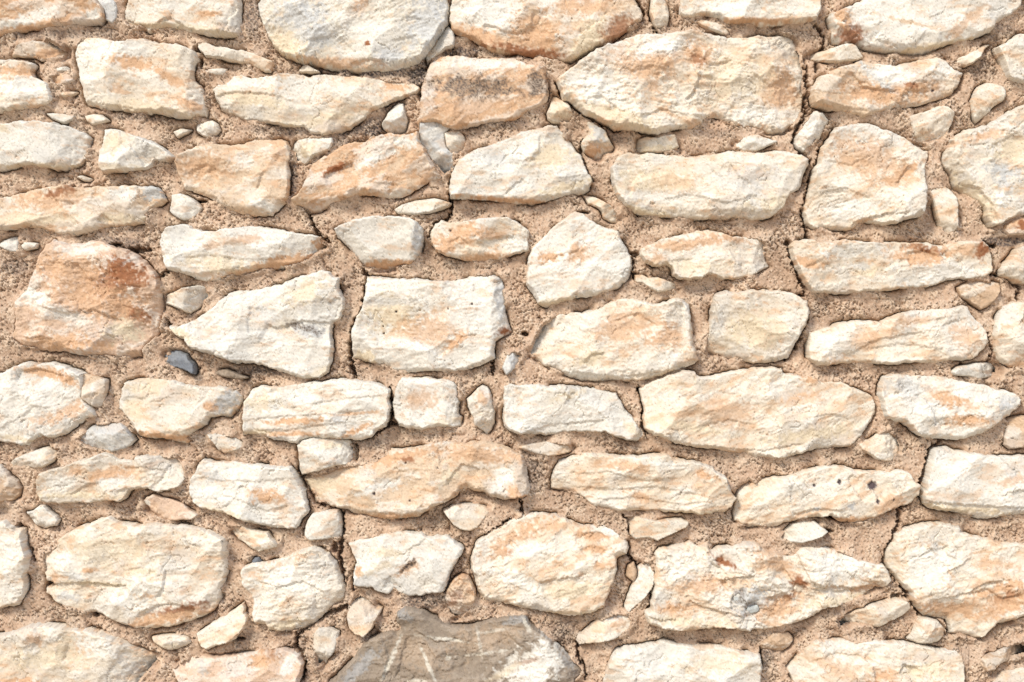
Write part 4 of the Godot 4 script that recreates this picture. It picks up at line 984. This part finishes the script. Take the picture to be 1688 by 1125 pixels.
	["s76b", "t", 15, 0.7, [138,617,160,621,174,627,175,641,171,657,169,678,161,674,147,666,137,657,136,635]],
	["s77", "g", 14, 0.3, [123,726,136,714,149,703,165,699,181,699,196,696,208,706,216,717,221,726,213,734,203,741,184,745,160,743,141,738]],
	["s78", "c", 10, 0.7, [17,763,24,757,40,750,59,743,77,738,93,739,100,741,92,753,85,761,69,771,57,773,48,770,32,771,20,770]],
	["s79", "c", 20, 1.1, [63,790,69,781,85,775,107,770,125,762,139,757,155,754,171,747,184,749,192,758,208,759,220,761,224,754,240,751,259,750,277,754,291,753,299,763,304,777,305,790,296,803,283,807,261,811,245,806,229,805,213,809,205,822,197,826,171,825,149,829,128,829,107,829,85,829,69,826,63,814,62,801]],
	["s80", "c", 22, 0.6, [205,631,224,627,245,623,267,625,288,629,307,634,328,638,349,638,376,639,389,645,400,653,400,662,392,673,379,689,363,686,344,689,339,699,325,707,307,723,323,726,320,731,307,734,288,729,267,723,248,723,227,717,221,707,211,691,203,681,195,673,196,657,200,641]],
	["s81", "c", 8, 0.5, [341,717,357,715,373,718,389,721,403,725,401,737,387,743,369,747,360,742,352,731]],
	["s82", "w", 22, 0.9, [416,642,429,637,448,638,464,638,483,634,499,633,515,630,536,630,552,626,571,626,592,627,613,629,629,635,643,643,639,657,644,670,641,689,635,702,619,711,611,721,592,725,573,723,557,723,539,721,520,721,504,722,496,727,488,731,472,727,453,725,435,719,416,715,401,717,401,710,401,691,401,673,402,662,411,651]],
	["s83", "w", 18, 0.6, [656,633,664,623,683,623,704,623,725,626,747,627,753,633,756,649,757,662,755,681,761,689,761,707,747,707,731,703,712,705,693,708,677,705,659,702,652,689,648,670,651,651]],
	["s84", "c", 14, 1.3, [787,642,795,636,803,638,809,651,811,665,815,681,814,699,809,710,803,719,795,710,784,702,780,686,772,670,771,659,781,649]],
	["s85", "w", 20, 0.8, [832,638,840,634,856,637,869,635,885,635,904,638,923,635,944,637,963,639,981,642,1000,646,1016,649,1021,659,1029,673,1040,686,1051,699,1063,713,1061,721,1051,727,1037,727,1024,722,1011,717,997,711,979,714,960,711,939,711,917,714,899,717,877,715,856,716,840,710,833,702,830,689,831,667]],
	["s86", "c", 26, 0.9, [1057,649,1056,641,1069,633,1088,625,1107,618,1128,611,1144,614,1152,622,1173,621,1187,618,1203,614,1224,610,1243,607,1251,607,1273,606,1287,609,1290,617,1307,617,1326,622,1342,622,1353,630,1369,630,1390,631,1403,639,1422,646,1438,653,1443,665,1445,678,1438,694,1427,710,1419,723,1403,737,1382,737,1363,741,1345,739,1326,746,1307,750,1291,755,1273,755,1254,754,1238,751,1227,747,1200,745,1179,739,1157,738,1133,734,1112,730,1101,723,1077,717,1063,707,1061,691,1063,673]],
	["s87", "w", 22, 1.1, [1451,633,1459,621,1470,617,1491,618,1518,620,1542,620,1563,622,1582,627,1603,631,1622,635,1643,642,1662,645,1675,650,1683,659,1681,669,1667,681,1651,693,1635,705,1619,714,1603,719,1579,725,1558,722,1537,722,1515,718,1505,709,1491,698,1475,694,1459,687,1455,673,1450,654]],
	["s88", "w", 10, 0.6, [1570,614,1579,606,1595,603,1611,600,1633,599,1650,599,1654,609,1654,618,1638,622,1614,625,1603,621,1587,619,1573,618]],
	["s89", "m", 12, 0.8, [1688,686,1665,690,1663,702,1658,721,1658,734,1667,740,1688,738,1715,735,1720,690]],
	["s90", "c", 16, 1.0, [1418,734,1430,727,1443,721,1451,714,1463,711,1475,715,1486,721,1491,734,1490,749,1481,753,1467,761,1457,761,1443,755,1433,747,1421,742]],
	["s91", "w", 24, 0.8, [1539,742,1550,738,1562,737,1574,743,1593,746,1611,747,1625,751,1646,753,1667,753,1688,751,1740,752,1765,800,1740,850,1688,848,1665,850,1643,853,1625,856,1603,852,1582,846,1558,842,1534,838,1523,830,1519,817,1523,803,1529,777]],
	["s92", "c", 22, 1.0, [1238,797,1257,791,1278,787,1297,786,1318,779,1337,774,1355,770,1377,768,1395,770,1409,777,1425,777,1446,778,1467,778,1489,775,1499,783,1507,794,1515,802,1513,817,1502,830,1483,836,1465,844,1449,850,1435,857,1419,862,1403,861,1382,858,1371,850,1353,852,1331,853,1313,857,1297,860,1278,868,1254,869,1238,870,1227,869,1212,861,1211,846,1215,827,1219,809,1229,801]],
	["s93", "c", 22, 1.1, [923,762,939,755,955,751,971,748,992,749,1013,751,1035,753,1053,753,1072,751,1093,749,1107,754,1123,759,1144,761,1160,766,1173,769,1181,778,1195,785,1200,798,1205,811,1214,823,1208,833,1205,836,1192,845,1173,848,1155,849,1136,846,1123,845,1107,845,1083,841,1061,841,1040,842,1019,842,1000,838,981,836,971,830,963,823,947,814,928,809,909,807,909,793,913,777]],
	["s94", "t", 6, 0.6, [855,738,869,734,888,731,907,729,925,731,941,734,949,739,941,746,923,750,904,752,888,749,872,743]],
	["s95", "t", 24, 1.0, [501,788,515,784,533,779,555,771,576,768,597,765,619,761,635,753,645,741,661,742,683,739,701,735,720,730,736,729,757,731,773,730,792,727,811,729,827,734,850,746,861,750,866,761,867,779,871,795,873,806,867,817,851,821,832,823,813,819,800,811,784,810,771,803,760,809,749,819,731,830,715,835,701,843,691,852,672,854,651,857,632,858,611,853,592,849,573,841,549,836,531,830,520,830,515,817,507,803,500,795]],
	["s96", "w", 20, 0.5, [491,733,499,726,515,722,533,721,552,724,571,725,576,728,584,734,588,739,585,762,573,766,557,767,544,771,525,777,509,781,496,785,493,771,492,753]],
	["s97", "w", 22, 0.9, [327,763,336,758,352,762,373,763,387,761,403,765,427,767,448,769,467,770,480,771,488,782,493,795,501,809,503,825,508,841,507,846,501,849,493,862,488,872,469,870,445,869,427,865,408,862,400,858,381,850,363,845,344,841,325,834,317,827,311,811,313,795,320,779]],
	["s98", "p", 2, 0.8, [232,827,240,822,251,817,267,822,283,826,301,834,307,840,325,850,315,856,293,857,275,860,259,854,243,848,236,838,232,830]],
	["s99", "w", 10, 0.6, [40,846,53,844,64,835,72,834,81,844,92,852,95,858,91,866,80,868,73,872,64,869,55,866,48,857]],
	["s100", "m", 12, 1.0, [0,766,8,777,15,787,27,795,31,806,29,819,16,827,0,829,-40,825,-50,790,-30,768]],
	["s101", "c", 22, 1.1, [0,860,8,858,16,866,27,872,39,873,41,889,43,908,48,918,47,932,41,948,43,966,37,985,29,998,13,1000,0,1002,-45,1000,-60,930,-40,858]],
	["s102", "c", 28, 1.0, [68,913,80,910,91,902,93,892,109,880,128,870,149,864,163,857,181,852,197,861,213,864,232,866,251,862,272,865,293,866,315,868,333,872,352,878,371,889,373,905,375,924,375,942,368,958,364,974,363,993,352,1009,331,1020,309,1028,283,1034,261,1037,240,1038,221,1036,203,1030,187,1024,171,1014,155,1010,139,1012,120,1005,101,1002,85,992,76,981,72,970,88,966,87,961,75,961,71,945,69,929]],
	["s103", "c", 10, 0.5, [379,868,395,867,413,874,432,878,440,878,448,889,456,896,455,902,443,905,427,910,416,905,403,898,389,890,379,881]],
	["s104", "c", 24, 1.3, [400,937,416,930,435,928,453,925,472,918,488,910,504,905,515,901,528,906,541,914,552,926,557,940,563,956,568,966,571,982,568,996,549,1001,533,1014,517,1029,501,1038,480,1044,459,1044,443,1041,437,1033,421,1030,416,1012,419,996,416,982,403,969,397,945]],
	["s104b", "k", 5, 0.2, [415,927,419,922,425,921,429,926,424,929,419,929]],
	["s105", "c", 14, 0.8, [323,1045,336,1038,352,1026,371,1017,387,1006,400,996,403,1001,403,1009,408,1017,407,1028,400,1038,387,1052,373,1060,357,1064,341,1071,333,1068,328,1057]],
	["s106", "c", 9, 0.7, [248,1053,264,1050,280,1048,296,1048,309,1052,315,1060,307,1065,293,1070,277,1072,264,1066,251,1061]],
	["s107", "c", 24, 0.9, [0,1046,16,1044,35,1037,48,1030,64,1028,83,1030,107,1033,128,1038,149,1038,171,1044,192,1052,208,1060,227,1072,240,1078,256,1082,261,1089,256,1100,248,1108,237,1121,232,1125,220,1150,150,1180,0,1185,-60,1150,-60,1060]],
	["s108", "p", 18, 0.8, [283,1105,293,1094,315,1085,336,1082,360,1085,387,1081,416,1078,427,1073,448,1073,469,1070,483,1074,493,1082,499,1094,497,1108,492,1125,480,1165,400,1190,310,1170,291,1125]],
	["s109", "w", 14, 0.4, [516,848,531,844,541,842,557,842,561,852,562,870,561,888,544,888,525,890,511,890,503,885,503,870,509,857]],
	["s110", "w", 20, 0.6, [576,897,587,892,605,889,624,885,640,878,656,876,675,878,696,880,704,885,720,882,739,882,749,892,764,905,757,918,749,932,741,948,736,964,731,976,715,977,693,982,675,982,659,978,648,970,640,980,629,977,613,969,597,966,583,964,584,950,587,932,591,929,584,916]],
	["s111", "t", 12, 0.7, [575,998,581,985,592,978,603,982,613,993,629,1005,624,1014,617,1025,613,1036,600,1049,587,1046,576,1036,572,1017]],
	["s112", "c", 3, 0.7, [517,1046,525,1036,541,1036,557,1044,555,1060,549,1076,539,1089,531,1102,520,1104,517,1084,516,1065]],
	["s113", "o", 14, 2.2, [736,974,747,958,760,948,771,950,779,964,784,980,781,996,773,1009,760,1022,749,1024,739,1017,733,1006,732,990]],
	["s114", "b", 22, 1.2, [545,1125,557,1113,573,1097,587,1081,597,1065,611,1054,627,1046,635,1044,645,1041,656,1044,664,1036,656,1022,656,1009,669,1000,685,1004,699,1009,715,1017,731,1028,747,1034,763,1034,781,1032,800,1025,816,1020,837,1017,850,1016,867,1016,873,1028,888,1038,904,1052,917,1062,931,1076,944,1089,960,1102,963,1108,955,1118,949,1125,945,1160,850,1200,650,1200,540,1165]],
	["s115", "c", 26, 1.2, [787,892,808,878,827,868,840,860,850,856,861,850,877,848,899,848,917,850,931,854,944,862,960,868,979,868,995,866,1011,873,1021,884,1035,897,1037,905,1032,916,1016,921,1017,937,1011,958,1005,972,1000,985,995,1001,973,1009,949,1013,928,1013,907,1009,885,1005,864,1001,845,997,821,992,800,989,787,974,785,956,777,940,776,924,781,908]],
	["s116", "c", 12, 0.5, [731,842,747,834,765,832,787,832,800,837,807,844,797,857,787,870,773,875,760,873,749,865,740,854]],
	["s117", "c", 12, 0.7, [1029,850,1048,851,1067,856,1083,860,1104,857,1123,856,1136,862,1131,870,1112,878,1093,886,1083,891,1067,886,1048,889,1040,881,1037,868]],
	["s118", "m", 5, 0.5, [1033,950,1037,934,1045,929,1049,940,1049,953,1045,960]],
	["s118b", "w", 14, 0.6, [1063,925,1072,929,1079,945,1080,956,1072,972,1061,988,1051,998,1040,1009,1035,1014,1030,1001,1037,982,1043,966,1052,953,1053,937]],
	["s119", "c", 14, 0.8, [948,1046,960,1046,971,1036,987,1024,1003,1017,1021,1012,1037,1016,1044,1025,1040,1038,1027,1046,1011,1054,995,1058,973,1060,956,1064,949,1057]],
	["s120", "c", 26, 1.7, [1080,913,1088,905,1107,901,1125,896,1139,894,1149,901,1165,900,1173,910,1187,902,1208,902,1227,894,1250,896,1254,905,1270,910,1286,916,1305,917,1315,910,1326,902,1345,902,1363,904,1382,908,1403,917,1422,925,1441,930,1457,932,1465,942,1471,958,1467,969,1446,970,1425,985,1403,996,1382,1000,1363,1001,1350,1009,1331,1021,1307,1028,1286,1032,1262,1036,1238,1037,1237,1041,1216,1036,1195,1034,1173,1034,1152,1036,1131,1038,1107,1037,1083,1032,1067,1025,1063,1009,1072,1004,1075,985,1077,969,1080,950,1083,932]],
	["s121", "h", 9, 0.7, [1282,888,1294,878,1307,865,1323,861,1345,862,1355,870,1365,877,1355,884,1339,890,1321,895,1302,894]],
	["s122", "c", 14, 0.7, [1379,1021,1398,1017,1417,1008,1435,1000,1451,996,1467,990,1486,988,1497,993,1501,1001,1494,1012,1478,1021,1462,1028,1449,1034,1430,1032,1411,1034,1395,1038,1383,1041,1381,1033]],
	["s123", "c", 12, 0.8, [1515,1018,1531,1020,1547,1025,1558,1038,1558,1052,1547,1061,1529,1061,1513,1060,1498,1054,1505,1044,1510,1030]],
	["s124", "c", 28, 1.0, [1465,905,1475,894,1478,881,1491,873,1507,868,1526,864,1547,862,1563,865,1581,868,1582,877,1598,882,1614,886,1633,889,1649,893,1667,896,1688,897,1745,900,1765,960,1740,1020,1688,1020,1665,1028,1643,1033,1630,1046,1619,1055,1601,1053,1582,1049,1569,1046,1569,1033,1563,1021,1545,1018,1526,1016,1515,1006,1502,990,1501,977,1486,964,1475,948,1462,932,1462,916]],
	["s125", "m", 5, 1.2, [1254,1062,1265,1054,1275,1045,1291,1045,1302,1046,1310,1057,1302,1068,1289,1077,1278,1080,1267,1074,1257,1073]],
	["s126", "w", 22, 0.8, [992,1125,1000,1102,1008,1081,1016,1073,1035,1068,1056,1066,1077,1062,1096,1057,1115,1062,1136,1065,1157,1065,1181,1066,1205,1069,1229,1076,1250,1077,1253,1081,1255,1097,1255,1125,1252,1165,1120,1190,1000,1165]],
	["s127", "c", 22, 1.1, [1299,1105,1307,1092,1323,1076,1337,1060,1353,1054,1374,1056,1393,1056,1409,1061,1427,1061,1443,1057,1465,1060,1483,1059,1505,1062,1526,1066,1545,1072,1563,1073,1579,1072,1587,1084,1591,1102,1587,1125,1580,1165,1450,1190,1330,1165,1307,1121]],
	["s128", "m", 8, 0.7, [1619,1089,1625,1082,1643,1078,1665,1065,1688,1057,1720,1080,1688,1086,1665,1090,1649,1094,1638,1104,1625,1106]],
	["s129", "c", 14, 0.8, [1638,1125,1654,1110,1675,1104,1688,1102,1740,1130,1720,1180,1640,1170]],
	["s132", "c", 4, 0.4, [127,292,133,290,149,295,144,298,136,297]],
	["s133", "c", 24, 0.9, [1009,275,1019,259,1032,253,1051,255,1069,253,1088,255,1109,256,1131,259,1152,257,1173,256,1189,252,1211,249,1229,252,1254,252,1273,249,1289,248,1305,253,1321,256,1334,263,1331,275,1325,283,1321,296,1321,302,1317,312,1302,318,1297,328,1290,342,1281,350,1270,358,1249,362,1238,363,1227,360,1208,358,1195,362,1173,360,1155,361,1131,360,1107,358,1083,356,1061,355,1048,351,1043,343,1032,339,1021,328,1013,312,1009,296,1007,278]],
	["q1", "q", 40, 0.3, [1200,971,1209,971,1206,983,1195,980]],
	["q2", "q", 40, 0.3, [1211,972,1223,978,1230,986,1227,996,1209,991,1206,983]],
	["q3", "q", 40, 0.3, [1234,973,1250,972,1252,985,1243,991,1232,985]],
	["q4", "q", 40, 0.3, [1199,994,1214,996,1227,1007,1216,1018,1200,1014]],
	["q5", "q", 40, 0.3, [1228,999,1248,994,1251,1007,1230,1012]],
	["q6", "q", 40, 0.3, [1227,1017,1243,1014,1251,1028,1237,1033]],
]
var CRACKS = [
	[597,443,607,459,601,486,598,507,586,526,580,544,578,563,577,593,579,606,587,624],
	[505,348,511,360,516,374,525,387,544,400],
	[751,275,743,299,743,328,744,344,739,360,715,371,707,390],
	[643,642,640,657,645,670,643,699,619,717],
	[491,771,497,795,513,817,523,833,549,833,563,849,563,886,560,905,559,924,564,945,568,964],
	[582,974,582,958,584,940,590,930],
	[571,1001,533,1015,491,1046,485,1065,498,1084,501,1108,496,1125],
	[1330,112,1332,139,1330,165,1331,187,1314,213,1310,235,1321,251,1335,264,1325,288],
	[1346,40,1362,61,1358,80],
	[1355,243,1348,269,1343,280,1337,299,1327,339,1325,352,1331,368,1331,392],
	[1302,400,1305,424,1318,456,1331,478,1321,490],
	[1335,512,1329,536,1313,571,1295,593],
	[1625,397,1636,419,1637,452,1650,452],
	[1665,459,1675,468,1684,472,1678,498],
	[1553,729,1538,741,1527,777,1518,798,1515,819],
	[1515,798,1519,801,1518,817],
	[1502,830,1483,841,1486,857,1477,878,1465,905,1460,924,1469,942,1486,964,1502,990,1518,1012],
	[1526,1016,1563,1020,1569,1046],
	[1053,639,1061,673,1060,699,1067,715],
	[813,571,812,617],
	[1036,905,1037,918,1049,932,1052,953],
	[953,1065,953,1084,965,1102,965,1124],
	[1049,0,1059,13,1063,24],
	[1072,21,1079,43,1086,57],
	[917,133,923,152,937,171,965,190,997,207],
	[857,825,861,848],
	[840,858,821,870,800,885],
	[960,232,957,256,969,283,976,299],
	[1043,419,1043,451,1048,462],
	[1075,969,1075,996,1067,1005],
	[48,905,53,924],
	[1627,550,1631,566,1639,577,1631,598],
	[1028,850,1037,865,1039,881],
	[263,454,275,446],
	[276,531,280,542],
]
